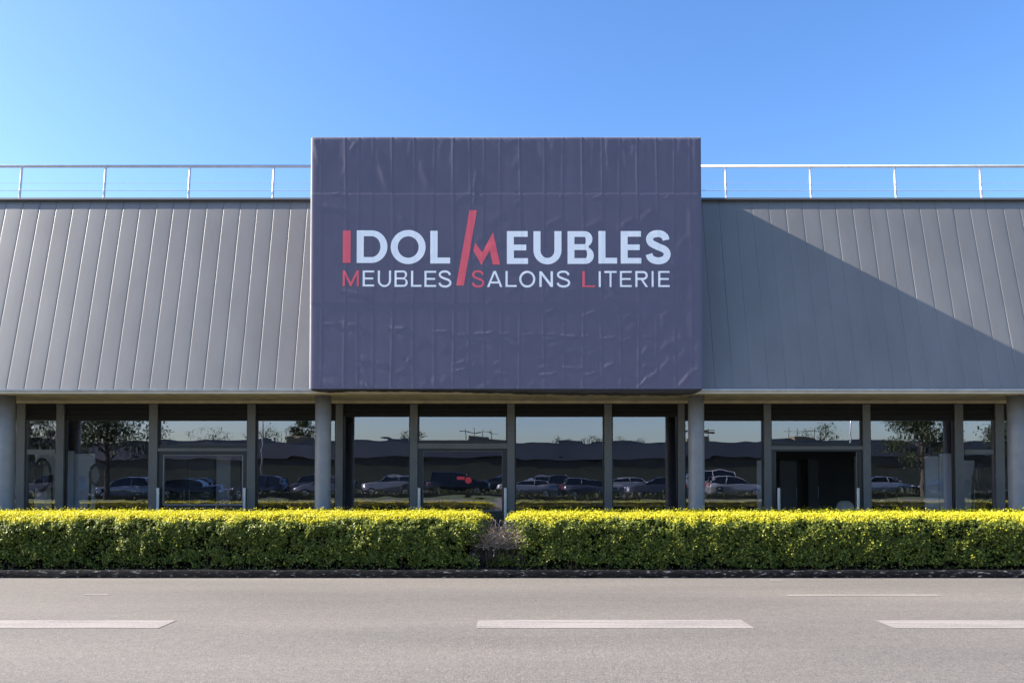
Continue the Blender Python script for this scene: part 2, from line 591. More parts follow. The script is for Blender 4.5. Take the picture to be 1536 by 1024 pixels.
def cladding(x0, x1, phase, step):
    """boards with a groove at each joint and a faint belly, bent over at the head"""
    # cross profile along x: (offset from joint, depth back)
    bp = [(0.0, 0.0065), (0.007, 0.0065), (0.0095, 0.0010), (0.013, 0.0003), (0.02, 0.0), (0.05, -0.0002)]
    bp += [(0.05 + 0.02 * i, -0.0002 - 0.0009 * math.sin(math.pi * i / 12.4)) for i in range(1, 12)] + [(step - 0.008, 0.0004), (step - 0.002, 0.001), (step - 0.0005, 0.0065)]
    cols = []
    k0 = math.floor((x0 - phase) / step) - 1
    k = k0
    while phase + k * step < x1 + step:
        for o, d in bp:
            x = phase + k * step + o
            if x0 <= x <= x1:
                cols.append((x, d + 0.002 * noise.noise((k * 3.7, 0, 0)), k))
        k += 1
    rows = [0, 0.02, 0.15, 0.3, 0.45, 0.6, 0.75, 0.88, 0.95, 0.975, 0.99, 1.0]
    bend = [0.0, 0, 0, 0, 0, 0, 0, 0, 0, 0.004, 0.016, 0.034]
    V = np.zeros((len(rows), len(cols), 3))
    for i, (r, bd) in enumerate(zip(rows, bend)):
        z = ZM0 + (ZM1 - ZM0) * r
        for j, (x, d, kk) in enumerate(cols):
            wob = 0.003 * noise.noise((kk * 1.3, r * 2.2, 4.0))
            V[i, j] = (x, cl_y(z) + d + bd + wob, z)
    o = grid_mesh('cladding', V, M['clad'], store, False)
    return o


STEP = 0.3085
sgx0, sgx1 = PX(464.5, 583, 12.9), PX(1054, 583, 12.9)
cladding(-XE, sgx0 + 0.06, PX(186, 304, yt), STEP)
cladding(sgx1 - 0.06, XE, PX(1127, 304, yt), STEP)
for a, b in ((-XE, sgx0 + 0.05), (sgx1 - 0.05, XE)):
    zc = PZ(297.5, yt)
    bm = bmesh.new()
    prism_x(bm, [(yt - 0.045, ZM1 + 0.006), (yt - 0.035, zc), (yt + 0.30, zc + 0.012), (yt + 0.30, ZM1 + 0.006)], a, b)
    obj('cladding_cap', bm, M['cap'], store)
    obj('drip_edge', boxbm(a, b, YS - 0.028, YS + 0.02, PZ(586, YS), PZ(583.4, YS)), M['drip'], store)
# tan lip, soffit, wall head trim
ZL = PZ(590.3, YS)
obj('fascia', boxbm(-XE, XE, YS - 0.012, YS + 0.06, ZL, PZ(586.3, YS)), M['lip'], store)
bm = bmesh.new()
xx = -XE
while xx < XE:                    # soffit of narrow boards running front to back, 4 mm gaps
    x2 = min(xx + 0.145, XE)
    box(bm, xx, x2 - 0.004, YS + 0.06, YF - 0.02, ZS, ZS + 0.02)
    xx = x2
box(bm, -XE, XE, YS + 0.06, YF + 0.3, ZS + 0.0205, ZS + 0.05)
obj('soffit', bm, M['soffit'], store)
ZH = PZ(605, YF - 0.03)          # underside of the soffit trim at the glass line
obj('head_trim', boxbm(-XE, XE, YF - 0.05, YF - 0.021, ZH, ZS + 0.015), M['soffit'], store)
# carcass: roof, back and end walls, showroom floor and ceiling
obj('roof', boxbm(-XE, XE, yt + 0.31, 34, ZM1 - 0.25, ZM1 - 0.05), M['roof'], store)
obj('wall', boxbm(-XE, XE, 33.7, 34, 0, ZM1 - 0.26), M['innerwall'], store)
for s in (-1, 1):
    bm = bmesh.new()
    x0, x1 = (-XE, -XE + 0.25) if s < 0 else (XE - 0.25, XE)
    prism_x(bm, [(15.12, 0), (33.69, 0), (33.69, ZM1 - 0.26), (yt + 0.06, ZM1 - 0.26), (YS + 0.1, ZM0 + 0.02), (15.12, ZM0 + 0.02)], x0, x1)
    obj('wall', bm, M['innerwall'], store)
obj('floor', boxbm(-XE, XE, 15.07, 33.7, 0.02, 0.10), M['innerfloor'], store)
obj('ceiling', boxbm(-XE, XE, YF + 0.3, 33.7, ZS + 0.051, ZS + 0.15), M['innerwall'], store)
obj('wall', boxbm(-XE + 0.26, XE - 0.26, 22.0, 22.2, 0.1, ZS + 0.05), M['innerwall'], store)

# columns
for u in (9, 484.5, 1044.5, 1525):
    x = PX(u, 680, 13.95)
    bm = bmesh.new()
    r = 0.144
    lathe(bm, x, 13.95, [(r + 0.012, 0.05), (r + 0.012, 0.14), (r, 0.15), (r, 1.2), (r, 2.2), (r, ZS + 0.01)], 40)
    o = obj('column', bm, M['column'], store, True)
for x in (-14.9, 14.9):
    bm = bmesh.new()
    lathe(bm, x, 13.95, [(0.156, 0.05), (0.156, 0.14), (0.144, 0.15), (0.144, ZS + 0.01)], 40)
    obj('column', bm, M['column'], store, True)

# glazed front: mullions at the photo's columns, then the same pitch to the ends
ZBASE = 0.16
mu = [(30, 13), (89, 12), (229, 13), (376.5, 12.5), (508.5, 11), (620.5, 11.5), (766.5, 11.5), (912.5, 11.5), (1022.5, 10), (1152, 11), (1301, 11.5), (1440, 12.5), (1501, 13)]
mx_ = [(PX(u, 690, YF), w * YF / F) for u, w in mu]
step_out = 1.9
while mx_[0][0] - step_out > -XE:
    mx_.insert(0, (mx_[0][0] - step_out, 0.15))
while mx_[-1][0] + step_out < XE:
    mx_.append((mx_[-1][0] + step_out, 0.15))
for x, w in mx_:
    obj('mullion', boxbm(x - w / 2, x + w / 2, YF, YG + 0.07, 0.10, ZH - 0.003, 0.006), M['frame'], store)

ZT_MID, ZT_SIDE = PZ(624, YG), PZ(630, YG)
u2i = {round((x / YF * F) + 768): k for k, (x, w) in enumerate(mx_)}


def header(x0, x1, zt):
    bm = bmesh.new()
    z = zt
    n = 3
    hh = (ZH + 0.012 - zt)
    for i in range(n):
        z0 = zt + hh * i / n
        z1 = zt + hh * (i + 1) / n
        d = 0.012 * (i % 2)
        box(bm, x0, x1, YG - 0.045 + d, YG + 0.05, z0 + 0.003, z1 - 0.003, 0.004)
    box(bm, x0, x1, YG - 0.02, YG + 0.04, zt + 0.001, ZH + 0.010)
    return bm


def pane(x0, x1, z0, z1, parent, tilt=True):
    """a single sheet of glass, fixed a hair out of true as real panes are"""
    a, b = (random.uniform(-0.0025, 0.0025), random.uniform(-0.0015, 0.0015)) if tilt else (0, 0)
    bm = bmesh.new()
    cx, cz = (x0 + x1) / 2, (z0 + z1) / 2
    bm.faces.new([bm.verts.new((x, YG + a * (x - cx) + b * (z - cz), z)) for x, z in ((x0, z0), (x1, z0), (x1, z1), (x0, z1))])
    return obj('pane', bm, M['glass'], parent)


def window(x0, x1, z0, z1, rail=None):
    """dark beaded frame of one bay with its glass"""
    t = 0.025
    bm = bmesh.new()
    box(bm, x0 + 0.002, x0 + t, YG - 0.03, YG + 0.03, z0, z1)
    box(bm, x1 - t, x1 - 0.002, YG - 0.03, YG + 0.03, z0, z1)
    box(bm, x0 + t + 0.001, x1 - t - 0.001, YG - 0.029, YG + 0.03, z0, z0 + 0.06)
    box(bm, x0 + t + 0.001, x1 - t - 0.001, YG - 0.029, YG + 0.03, z1 - 0.012, z1)
    if rail:
        box(bm, x0 + t + 0.001, x1 - t - 0.001, YG - 0.05, YG + 0.03, rail[0], rail[1])
    bmesh.ops.translate(bm, verts=bm.verts, vec=-store.location)
    me = bpy.data.meshes.new('window')
    bm.to_mesh(me); bm.free()
    me.materials.append(M['frame'] if rail else M['darkframe'])
    w = link(bpy.data.objects.new('window', me), store)
    return w


def sub(bm, name, m, parent, smooth=False):
    """a sub-part: built in world metres, its part sits at the store's origin"""
    bmesh.ops.translate(bm, verts=bm.verts, vec=-store.location)
    return obj(name, bm, m, parent, smooth, keep_world=False)


def subpane(x0, x1, z0, z1, parent, y=YG):
    a, b = random.uniform(-0.003, 0.003), random.uniform(-0.0015, 0.0015)
    bm = bmesh.new()
    cx, cz = (x0 + x1) / 2, (z0 + z1) / 2
    bm.faces.new([bm.verts.new((x, y + a * (x - cx) + b * (z - cz), z)) for x, z in ((x0, z0), (x1, z0), (x1, z1), (x0, z1))])
    return sub(bm, 'pane', M['glass'], parent)


iL = [k for k, (x, w) in enumerate(mx_) if abs(x - PX(229, 690, YF)) < 0.02][0]
iC, iR = iL + 3, iL + 8 - 0
iC = [k for k, (x, w) in enumerate(mx_) if abs(x - PX(620.5, 690, YF)) < 0.02][0]
iR = [k for k, (x, w) in enumerate(mx_) if abs(x - PX(1152, 690, YF)) < 0.02][0]
i0 = [k for k, (x, w) in enumerate(mx_) if abs(x - PX(508.5, 690, YF)) < 0.02][0]
i1 = [k for k, (x, w) in enumerate(mx_) if abs(x - PX(1022.5, 690, YF)) < 0.02][0]
iA = [k for k, (x, w) in enumerate(mx_) if abs(x - PX(30, 690, YF)) < 0.02][0]
iB = [k for k, (x, w) in enumerate(mx_) if abs(x - PX(1440, 690, YF)) < 0.02][0]


def bar_handle(bm, x, y, z0, z1, w=0.03):
    """a tall flat pull bar on two standoffs"""
    box(bm, x - w, x + w, y - 0.075, y - 0.055, z0, z1, 0.006)
    for z in (z0 + 0.1, z1 - 0.1):
        tube(bm, [(x, y - 0.056, z), (x, y, z)], 0.012, 8)


for k in range(len(mx_) - 1):
    x0 = mx_[k][0] + mx_[k][1] / 2
    x1 = mx_[k + 1][0] - mx_[k + 1][1] / 2
    zt = ZT_MID if i0 <= k < i1 else ZT_SIDE
    obj('header_panel', header(x0 + 0.003, x1 - 0.003, zt), M['header'], store)
    rail = None
    if k in (iA, iB):
        rail = (PZ(681, YG), PZ(674, YG))
    if k in (iL, iC, iR):
        va, vb = {iL: (671.5, 677), iC: (664.5, 673), iR: (668.5, 674.5)}[k]
        zd1, zd0 = PZ(va, YG), PZ(vb, YG)
        w = window(x0, x1, zd1, zt - 0.002)
        subpane(x0 + 0.02, x1 - 0.02, zd1 + 0.05, zt - 0.01, w)
        obj('transom', boxbm(x0 + 0.002, x1 - 0.002, YF + 0.012, YG + 0.06, zd0, zd1 - 0.002, 0.004), M['frame'], store)
        # door: frame mesh, leaves, glass and pull bars as sub-parts
        t = 0.085
        bm = bmesh.new()
        box(bm, x0 + 0.002, x0 + t, YG - 0.04, YG + 0.055, 0.1, zd0 - 0.002)
        box(bm, x1 - t, x1 - 0.002, YG - 0.04, YG + 0.055, 0.1, zd0 - 0.002)
        box(bm, x0 + t + 0.001, x1 - t - 0.001, YG - 0.039, YG + 0.055, zd0 - (0.06 if k == iL else 0.03), zd0 - 0.003)
        d = obj('door', bm, M['darkframe'], store)
        xa, xb = x0 + t + 0.004, x1 - t - 0.004
        zt_ = zd0 - (0.066 if k == iL else 0.036)
        if k != iR:
            bm = bmesh.new()
            f = 0.018 if k == iL else 0.014
            zb = PZ(757.5, YG) if k == iL else PZ(766.5, YG)
            box(bm, xa, xa + f, YG - 0.03, YG + 0.03, zb, zt_, 0.003)
            box(bm, xb - f, xb, YG - 0.03, YG + 0.03, zb, zt_, 0.003)
            box(bm, xa + f, xb - f, YG - 0.029, YG + 0.03, zb, zb + 0.022, 0.003)
            box(bm, xa + f, xb - f, YG - 0.029, YG + 0.03, zt_ - 0.014, zt_, 0.003)
            sub(bm, 'door_leaf', M['dullsteel'] if k == iL else M['frame'], d)
            bm = boxbm(xa, xb, YG - 0.02, YG + 0.025, 0.11, zb - 0.002)
            sub(bm, 'kick_plate', M['darkframe'], d)
            subpane(xa + 0.01, xb - 0.01, zb, zt_, d)
            for xh in (x0 + 0.035, x1 - 0.035):
                bm = bmesh.new()
                bar_handle(bm, xh, YG - 0.041, 0.55, PZ(731, YG), 0.026)
                sub(bm, 'handle', M['steel'], d)
        else:                     # both leaves swung in, seen almost edge-on
            for s, xh in ((-1, xa), (1, xb)):
                piv = Matrix.Translation((xh, YG, 0)) @ Matrix.Rotation(math.radians(-112 if s > 0 else 72) * (1 if s > 0 else 1), 4, 'Z') @ Matrix.Translation((-xh, -YG, 0))
                lw = (xb - xa) / 2 - 0.01
                L0, L1 = (xh, xh + lw) if s < 0 else (xh - lw, xh)
                bm = bmesh.new()
                box(bm, L0, L0 + 0.06, YG - 0.02, YG + 0.02, 0.12, zt_, 0.003)
                box(bm, L1 - 0.06, L1, YG - 0.02, YG + 0.02, 0.12, zt_, 0.003)
                box(bm, L0 + 0.06, L1 - 0.06, YG - 0.019, YG + 0.019, 0.12, 0.3, 0.003)
                box(bm, L0 + 0.06, L1 - 0.06, YG - 0.019, YG + 0.019, zt_ - 0.07, zt_, 0.003)
                bm.transform(piv)
                sub(bm, 'door_leaf', M['frame'], d)
                bm = bmesh.new()
                bm.faces.new([bm.verts.new(q) for q in ((L0 + 0.05, YG, 0.25), (L1 - 0.05, YG, 0.25), (L1 - 0.05, YG, zt_ - 0.06), (L0 + 0.05, YG, zt_ - 0.06))])
                bm.transform(piv)
                sub(bm, 'pane', M['glass'], d)
                bm = bmesh.new()
                bar_handle(bm, xh - s * 0.035, YG - 0.045, 0.6, PZ(731, YG), 0.026)
                sub(bm, 'handle', M['steel'], d)
    else:
        w = window(x0, x1, ZBASE, zt - 0.002, rail)
        if rail:
            subpane(x0 + 0.02, x1 - 0.02, ZBASE + 0.04, rail[0] + 0.004, w)
            subpane(x0 + 0.02, x1 - 0.02, rail[1] - 0.004, zt - 0.01, w)
        else:
            subpane(x0 + 0.02, x1 - 0.02, ZBASE + 0.04, zt - 0.01, w)

# ------------------------------------------------------------------ roof railings
def railing(us, xa, xb, label):
    yb = yt + 0.06
    zb, ztp = PZ(299, yb), PZ(249.6, yb + 0.065)
    dy = 0.065
    r = empty('roof_railing', ((xa + xb) / 2, yb, zb), label, 'railing')
    for u in us:
        x = PX(u, 298, yb)
        bm = bmesh.new()
        tube(bm, [(x, yb, zb - 0.03), (x, yb + dy, ztp)], 0.021, 10)
        box(bm, x - 0.04, x + 0.04, yb - 0.03, yb + 0.04, zb - 0.01, zb + 0.012)
        obj('post', bm, M['galv'], r, False)
    bm = bmesh.new()
    tube(bm, [(xa, yb + dy, ztp), (xb, yb + dy, ztp)], 0.027, 12)
    obj('top_rail', bm, M['galv'], r, True)
    for v, rad in ((287.3, 0.006), (276, 0.003)):
        z = PZ(v, yb + 0.05)
        f = (z - zb) / (ztp - zb)
        bm = bmesh.new()
        tube(bm, [(xa, yb + dy * f - 0.02, z), (xb, yb + dy * f - 0.02, z)], rad, 6)
        obj('cable', bm, M['galv'], r)


sp = 127.2
railing([29 - sp * k for k in (4, 3, 2, 1)] + [29, 155.5, 282.5, 409], -XE + 0.3, sgx0 + 0.3, 'galvanised pipe railing with thin cables on the roof edge left of the navy sign')
railing([1089.5, 1217, 1344.5, 1473] + [1473 + sp * k for k in (1, 2, 3, 4)], sgx1 - 0.3, XE - 0.3, 'galvanised pipe railing with thin cables on the roof edge right of the navy sign')

# ------------------------------------------------------------------ the sign
YB = 12.9
ZB0, ZB1 = PZ(583, YB), PZ(205.5, YB)
sign = empty('banner_sign', ((sgx0 + sgx1) / 2, YB, ZB0), 'big navy tarpaulin shop sign lettered IDOL MEUBLES over the entrance', 'sign')


def uv(u, v):
    return P(u, v, YB)


SEAMS = [481, 517, 536, 558, 588, 620, 650, 680, 704, 725, 751, 780, 816, 845, 875, 903, 930, 958, 986, 1012, 1037]
CREASE = [  # (u0, v0, u1, v1, half width px, height mm)
    (467, 205, 480, 235, 4, 6), (470, 215, 479, 250, 3, 4), (519, 232, 538, 206, 4, 7), (521, 226, 533, 212, 3, 5), (512, 270, 520, 228, 4, 5),
    (559, 212, 582, 286, 6, 6), (552, 262, 556, 236, 4, 4), (627, 232, 648, 288, 7, 6), (570, 250, 586, 292, 6, 4), (497, 291, 510, 290, 2, 5),
    (480, 306, 515, 316, 4, 5), (706, 292, 714, 250, 4, 7), (709, 310, 712, 280, 3, 6), (600, 335, 603, 325, 4, 3), (770, 255, 779, 230, 5, 4),
    (762, 212, 778, 206, 3, 4), (930, 212, 955, 205, 5, 4), (946, 206, 957, 228, 5, 6), (890, 298, 905, 293, 2, 6), (778, 296, 770, 293, 2, 4),
    (998, 299, 1008, 292, 2, 4), (840, 297, 843, 293, 2, 5), (1036, 206, 1042, 232, 4, 4), (870, 345, 905, 330, 4, 4), (815, 340, 846, 326, 4, 4),
    (955, 335, 985, 312, 5, 5), (965, 345, 990, 322, 4, 4), (930, 340, 955, 326, 4, 4), (1010, 385, 1035, 345, 5, 3), (1000, 410, 1022, 380, 5, 3),
    (512, 434, 545, 443, 3, 6), (520, 440, 560, 444, 3, 3), (484, 485, 505, 487, 2, 5), (508, 482, 540, 490, 3, 9), (510, 489, 530, 493, 3, 6),
    (582, 490, 612, 493, 2.5, 10), (585, 496, 608, 494, 3, 5), (648, 496, 676, 497, 2, 9), (680, 501, 704, 503, 2, 5), (708, 500, 745, 498, 2.5, 10),
    (712, 506, 740, 506, 4, 5), (748, 499, 768, 502, 2, 5), (776, 502, 806, 501, 2, 5), (808, 500, 840, 502, 2, 5), (838, 502, 870, 505, 2.5, 10),
    (840, 513, 866, 508, 3, 6), (814, 508, 838, 507, 2.5, 5), (872, 504, 886, 502, 2, 7), (898, 506, 926, 506, 2, 8), (928, 512, 952, 507, 3, 4),
    (960, 506, 985, 504, 2, 3), (814, 470, 835, 463, 3, 6), (872, 474, 897, 465, 3, 9), (920, 467, 930, 462, 3, 4), (932, 480, 955, 466, 4, 4),
    (940, 500, 955, 486, 5, 4), (962, 478, 980, 468, 5, 3), (988, 480, 1008, 465, 5, 6), (990, 490, 1006, 476, 4, 4), (905, 418, 925, 445, 3, 3),
    (904, 449, 920, 444, 2, 5), (840, 440, 870, 430, 3, 3), (535, 532, 585, 550, 4, 6), (536, 545, 545, 548, 3, 5), (676, 547, 702, 540, 2.5, 6),
    (676, 556, 705, 551, 2.5, 8), (708, 548, 716, 545, 2.5, 5), (740, 546, 752, 542, 2.5, 5), (742, 558, 762, 562, 2.5, 6), (615, 535, 612, 545, 3, 4),
    (478, 548, 505, 562, 5, 4), (480, 568, 515, 582, 5, 5), (536, 572, 560, 583, 4, 6), (548, 574, 556, 582, 1.5, 9), (560, 577, 580, 584, 3, 4),
    (655, 562, 650, 580, 4, 4), (660, 578, 672, 562, 4, 4), (806, 552, 826, 547, 3, 6), (806, 562, 838, 558, 2.5, 9), (812, 570, 836, 563, 3, 4),
    (842, 549, 866, 553, 2.5, 8), (860, 553, 886, 550, 2.5, 5), (870, 561, 898, 558, 2.5, 8), (902, 550, 925, 543, 3, 7), (902, 555, 918, 546, 3, 5),
    (956, 536, 975, 518, 5, 8), (958, 552, 985, 538, 4, 7), (962, 545, 980, 530, 4, 5), (990, 528, 1005, 510, 4, 5), (988, 556, 1008, 536, 4, 6),
    (955, 582, 972, 563, 2.5, 12), (962, 576, 990, 552, 4, 7), (1014, 582, 1036, 556, 3, 10), (1020, 580, 1045, 553, 4, 6), (1036, 556, 1050, 553, 2.5, 6),
    (1000, 520, 1030, 495, 6, 3), (1010, 545, 1034, 520, 6, 4), (880, 575, 905, 565, 4, 3), (925, 575, 945, 566, 4, 3), (790, 580, 806, 574, 4, 3),
    (720, 580, 745, 572, 5, 3), (590, 560, 612, 552, 4, 3), (630, 580, 645, 570, 4, 3), (1039, 300, 1041, 400, 5, 4), (1041, 410, 1038, 520, 5, 4),
    (736, 575, 712, 585, 4, 3), (820, 520, 850, 515, 5, 3), (880, 535, 900, 522, 5, 4), (848, 530, 866, 522, 4, 3)]
# vertical puckers near the top edge and diagonal slack below the lettering
for _ in range(26):
    u_ = random.uniform(470, 1048)
    CREASE.append((u_, 206, u_ + random.uniform(-8, 8), random.uniform(225, 262), random.uniform(3, 5), random.uniform(1.5, 3.5)))
for _ in range(30):
    u_, v_ = random.uniform(620, 1040), random.uniform(300, 575)
    CREASE.append((u_, v_, u_ + random.uniform(15, 38), v_ - random.uniform(6, 22), random.uniform(3, 6), random.uniform(1.2, 3)))
MPX = YB / F                      # metres per photo pixel at the sign


def cloth(U, Vv):
    """how far the tarpaulin stands out (metres, towards the road) at photo-scale coordinates"""
    h = np.zeros_like(U)
    low = np.clip((Vv - 455) / 30, 0, 1)
    top = np.clip((300 - Vv) / 40, 0, 1)
    amp = 0.0006 + 0.0018 * top + 0.0008 * low
    for i, s in enumerate(SEAMS):
        c = s + 1.2 * np.sin(Vv * 0.016 + i * 1.9)
        d = U - c
        k = 0.55 + 0.9 * ((i * 37) % 10) / 10
        h += amp * k * (np.exp(-(d / 1.3) ** 2) * 1.0 - 0.8 * np.exp(-((d - 3.2) / 2.6) ** 2))
    # soft belly between the boards, deeper at the head
    edges = np.array([465] + SEAMS + [1054])
    idx = np.clip(np.searchsorted(edges, U.ravel()).reshape(U.shape), 1, len(edges) - 1)
    a, b = edges[idx - 1], edges[idx]
    f = np.clip((U - a) / (b - a), 0, 1)
    h += (0.0001 + 0.0008 * top + 0.0004 * low) * np.sin(np.pi * f) ** 2 * (0.5 + 0.5 * np.sin(idx * 2.3) + 0.2)
    for (u0, v0, u1, v1, w, a_) in CREASE:
        L = math.hypot(u1 - u0, v1 - v0)
        tx, ty = (u1 - u0) / L, (v1 - v0) / L
        sel = (U > min(u0, u1) - 5 * w) & (U < max(u0, u1) + 5 * w) & (Vv > min(v0, v1) - 5 * w) & (Vv < max(v0, v1) + 5 * w)
        if not sel.any():
            continue
        du, dv = U[sel] - u0, Vv[sel] - v0
        s_ = du * tx + dv * ty
        n_ = -du * ty + dv * tx
        n_ = n_ - 0.10 * L * np.sin(np.pi * np.clip(s_ / L, 0, 1)) * (0.5 if a_ > 6 else 0.25)
        env = np.clip(s_ / (0.3 * L), 0, 1) * np.clip((L - s_) / (0.3 * L), 0, 1)
        env = env * env * (3 - 2 * env)
        h[sel] += 0.00042 * a_ * env * (np.exp(-(n_ / w) ** 2) - 0.7 * np.exp(-((n_ - 1.9 * w) / (1.2 * w)) ** 2))
    # the lettered middle sheet laps over the sheets above and below
    h += 0.0025 * np.clip((Vv - 290) / 1.2, 0, 1) * np.clip((457 - Vv) / 1.2, 0, 1)
    # slow sag
    h += 0.0025 * np.sin(U * 0.011 + 1) * np.sin(Vv * 0.013)
    return h


NU, NV = 520, 340
uu = np.linspace(465, 1053.6, NU)
vv = np.linspace(205.2, 583, NV)
UG, VG = np.meshgrid(uu, vv)
H = cloth(UG, VG)
XG = np.interp(UG, [465, 1053.6], [sgx0, sgx1])
ZG = np.interp(VG, [205.2, 583], [ZB1, ZB0])
edge = 0.012 * (np.exp(-(UG - 465) / 1.0) + np.exp(-(1053.6 - UG) / 1.0) + np.exp(-(VG - 205.2) / 1.0))
V = np.stack([XG, YB - H + edge, ZG + 0.012 * np.exp(-(VG - 205.2) / 8) * (0.5 + 0.5 * np.sin(UG * 0.021 + 2)) - 0.010 * np.exp(-(VG - 205.2) / 8)], -1)
V = V[::-1]                       # keep normals facing the road
grid_mesh('tarpaulin', V, M['tarp'], sign, True)
# body of the sign behind the cloth; its head falls back from the front edge
bm = bmesh.new()
prism_x(bm, [(YB + 0.035, ZB0 + 0.02), (YB + 0.035, ZB1 - 0.02), (YB + 0.16, ZB1 - 0.16), (yt + 0.3, ZB1 - 0.25), (yt + 0.3, ZM1 - 0.3), (YS + 0.12, ZM0 + 0.02)], sgx0 + 0.012, sgx1 - 0.008)
obj('sign_box', bm, M['tarp'], sign)
# pale strips painting the bright sunlit outline on the left and top edges
bm = bmesh.new()
x = sgx0 - 0.004
prism = [(x - 0.012, YB + 0.05), (x + 0.004, YB + 0.018), (x + 0.012, YB + 0.02), (x + 0.012, YB + 0.05)]
lo = [bm.verts.new((a, b, ZB0 + 0.01)) for a, b in prism]
hi = [bm.verts.new((a, b, ZB1 - 0.012)) for a, b in prism]
for i in range(4):
    bm.faces.new((lo[i], lo[(i + 1) % 4], hi[(i + 1) % 4], hi[i]))
bm.faces.new(lo[::-1]); bm.faces.new(hi)
bmesh.ops.recalc_face_normals(bm, faces=bm.faces)
obj('lit_edge', bm, M['drip'], sign)
obj('lit_edge', boxbm(sgx0, sgx1, YB + 0.018, YB + 0.05, ZB1 - 0.014, ZB1 + 0.006, 0.003), M['drip'], sign)
# loose fold hanging under the sign, its shade put into a darker tarp colour
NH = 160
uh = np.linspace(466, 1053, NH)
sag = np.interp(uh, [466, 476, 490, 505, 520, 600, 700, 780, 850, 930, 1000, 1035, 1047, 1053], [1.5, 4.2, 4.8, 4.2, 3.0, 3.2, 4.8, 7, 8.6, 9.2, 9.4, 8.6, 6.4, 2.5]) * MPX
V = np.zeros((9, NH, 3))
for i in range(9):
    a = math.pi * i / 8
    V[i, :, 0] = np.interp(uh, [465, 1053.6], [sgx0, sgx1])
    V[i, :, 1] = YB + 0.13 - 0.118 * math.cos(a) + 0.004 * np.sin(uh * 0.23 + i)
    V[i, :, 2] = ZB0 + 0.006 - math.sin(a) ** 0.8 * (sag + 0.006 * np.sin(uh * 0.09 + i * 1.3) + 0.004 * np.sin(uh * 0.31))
grid_mesh('hem', V[::-1], M['shaded_tarp'], sign, True)


# ---- lettering: outlines in photo pixels, cut on a grid and laid over the cloth
def A_(x, y):
    return (500 + x / 5.908, 300 + y / 5.908)


def B_(x, y):
    return (760 + x / 5.908, 300 + y / 5.908)


def arc(cx, cy, rx, ry, a0, a1, n=28):
    return [(cx + rx * math.cos(math.radians(a0 + (a1 - a0) * i / n)), cy + ry * math.sin(math.radians(a0 + (a1 - a0) * i / n))) for i in range(n + 1)]


def catmull(pts, n=10):
    out = []
    q = [pts[0]] + pts + [pts[-1]]
    for i in range(len(pts) - 1):
        p0, p1, p2, p3 = q[i:i + 4]
        for k in range(n):
            t = k / n
            out.append(tuple(0.5 * (2 * p1[j] + (p2[j] - p0[j]) * t + (2 * p0[j] - 5 * p1[j] + 4 * p2[j] - p3[j]) * t * t + (3 * p1[j] - p0[j] - 3 * p2[j] + p3[j]) * t ** 3) for j in (0, 1)))
    out.append(pts[-1])
    return out


def stroke(pts, w):
    """outline of an open stroke of width w"""
    L, R = [], []
    for i, p in enumerate(pts):
        a = pts[max(i - 1, 0)]
        b = pts[min(i + 1, len(pts) - 1)]
        d = math.hypot(b[0] - a[0], b[1] - a[1]) or 1
        nx_, ny_ = -(b[1] - a[1]) / d, (b[0] - a[0]) / d
        L.append((p[0] + nx_ * w / 2, p[1] + ny_ * w / 2))
        R.append((p[0] - nx_ * w / 2, p[1] - ny_ * w / 2))
    return L + R[::-1]


def gE(x0, x1, y0, y1, s, t, xm=None, xt=None):
    xm = xm or x1 - (x1 - x0) * 0.08
    xt = xt or x1
    ym = (y0 + y1) / 2
    return [[(x0, y0), (xt, y0), (xt, y0 + t), (x0 + s, y0 + t), (x0 + s, ym - t / 2), (xm, ym - t / 2), (xm, ym + t / 2), (x0 + s, ym + t / 2), (x0 + s, y1 - t), (x1, y1 - t), (x1, y1), (x0, y1)]]


def gL(x0, x1, y0, y1, s, t):
    return [[(x0, y0), (x0 + s, y0), (x0 + s, y1 - t), (x1, y1 - t), (x1, y1), (x0, y1)]]


def gU(x0, x1, y0, y1, s):
    r, cx = (x1 - x0) / 2, (x0 + x1) / 2
    ry = min(r, (y1 - y0) * 0.48)
    outer = [(x0, y0), (x0 + s, y0)] + list(reversed(arc(cx, y1 - ry, r - s, ry - s * 0.9, 0, 180))) + [(x1 - s, y0), (x1, y0)] + arc(cx, y1 - ry, r, ry, 0, 180)
    return [outer]


def gI(x0, x1, y0, y1):
    return [[(x0, y0), (x1, y0), (x1, y1), (x0, y1)]]


def gO(cx, cy, rx, ry, w, wy=None):
    wy = wy or w
    return [arc(cx, cy, rx, ry, 0, 360, 64)[:-1], arc(cx, cy, rx - w, ry - wy, 0, 360, 64)[:-1]]


def gD(x0, x1, y0, y1, s, t):
    ry = (y1 - y0) / 2
    cx, cy = x1 - ry * 0.98, (y0 + y1) / 2
    rx = x1 - cx
    return [[(x0, y0)] + arc(cx, cy, rx, ry, -90, 90, 40) + [(x0, y1)], [(x0 + s, y0 + t)] + arc(cx, cy, rx - s, ry - t, -90, 90, 40) + [(x0 + s, y1 - t)]]


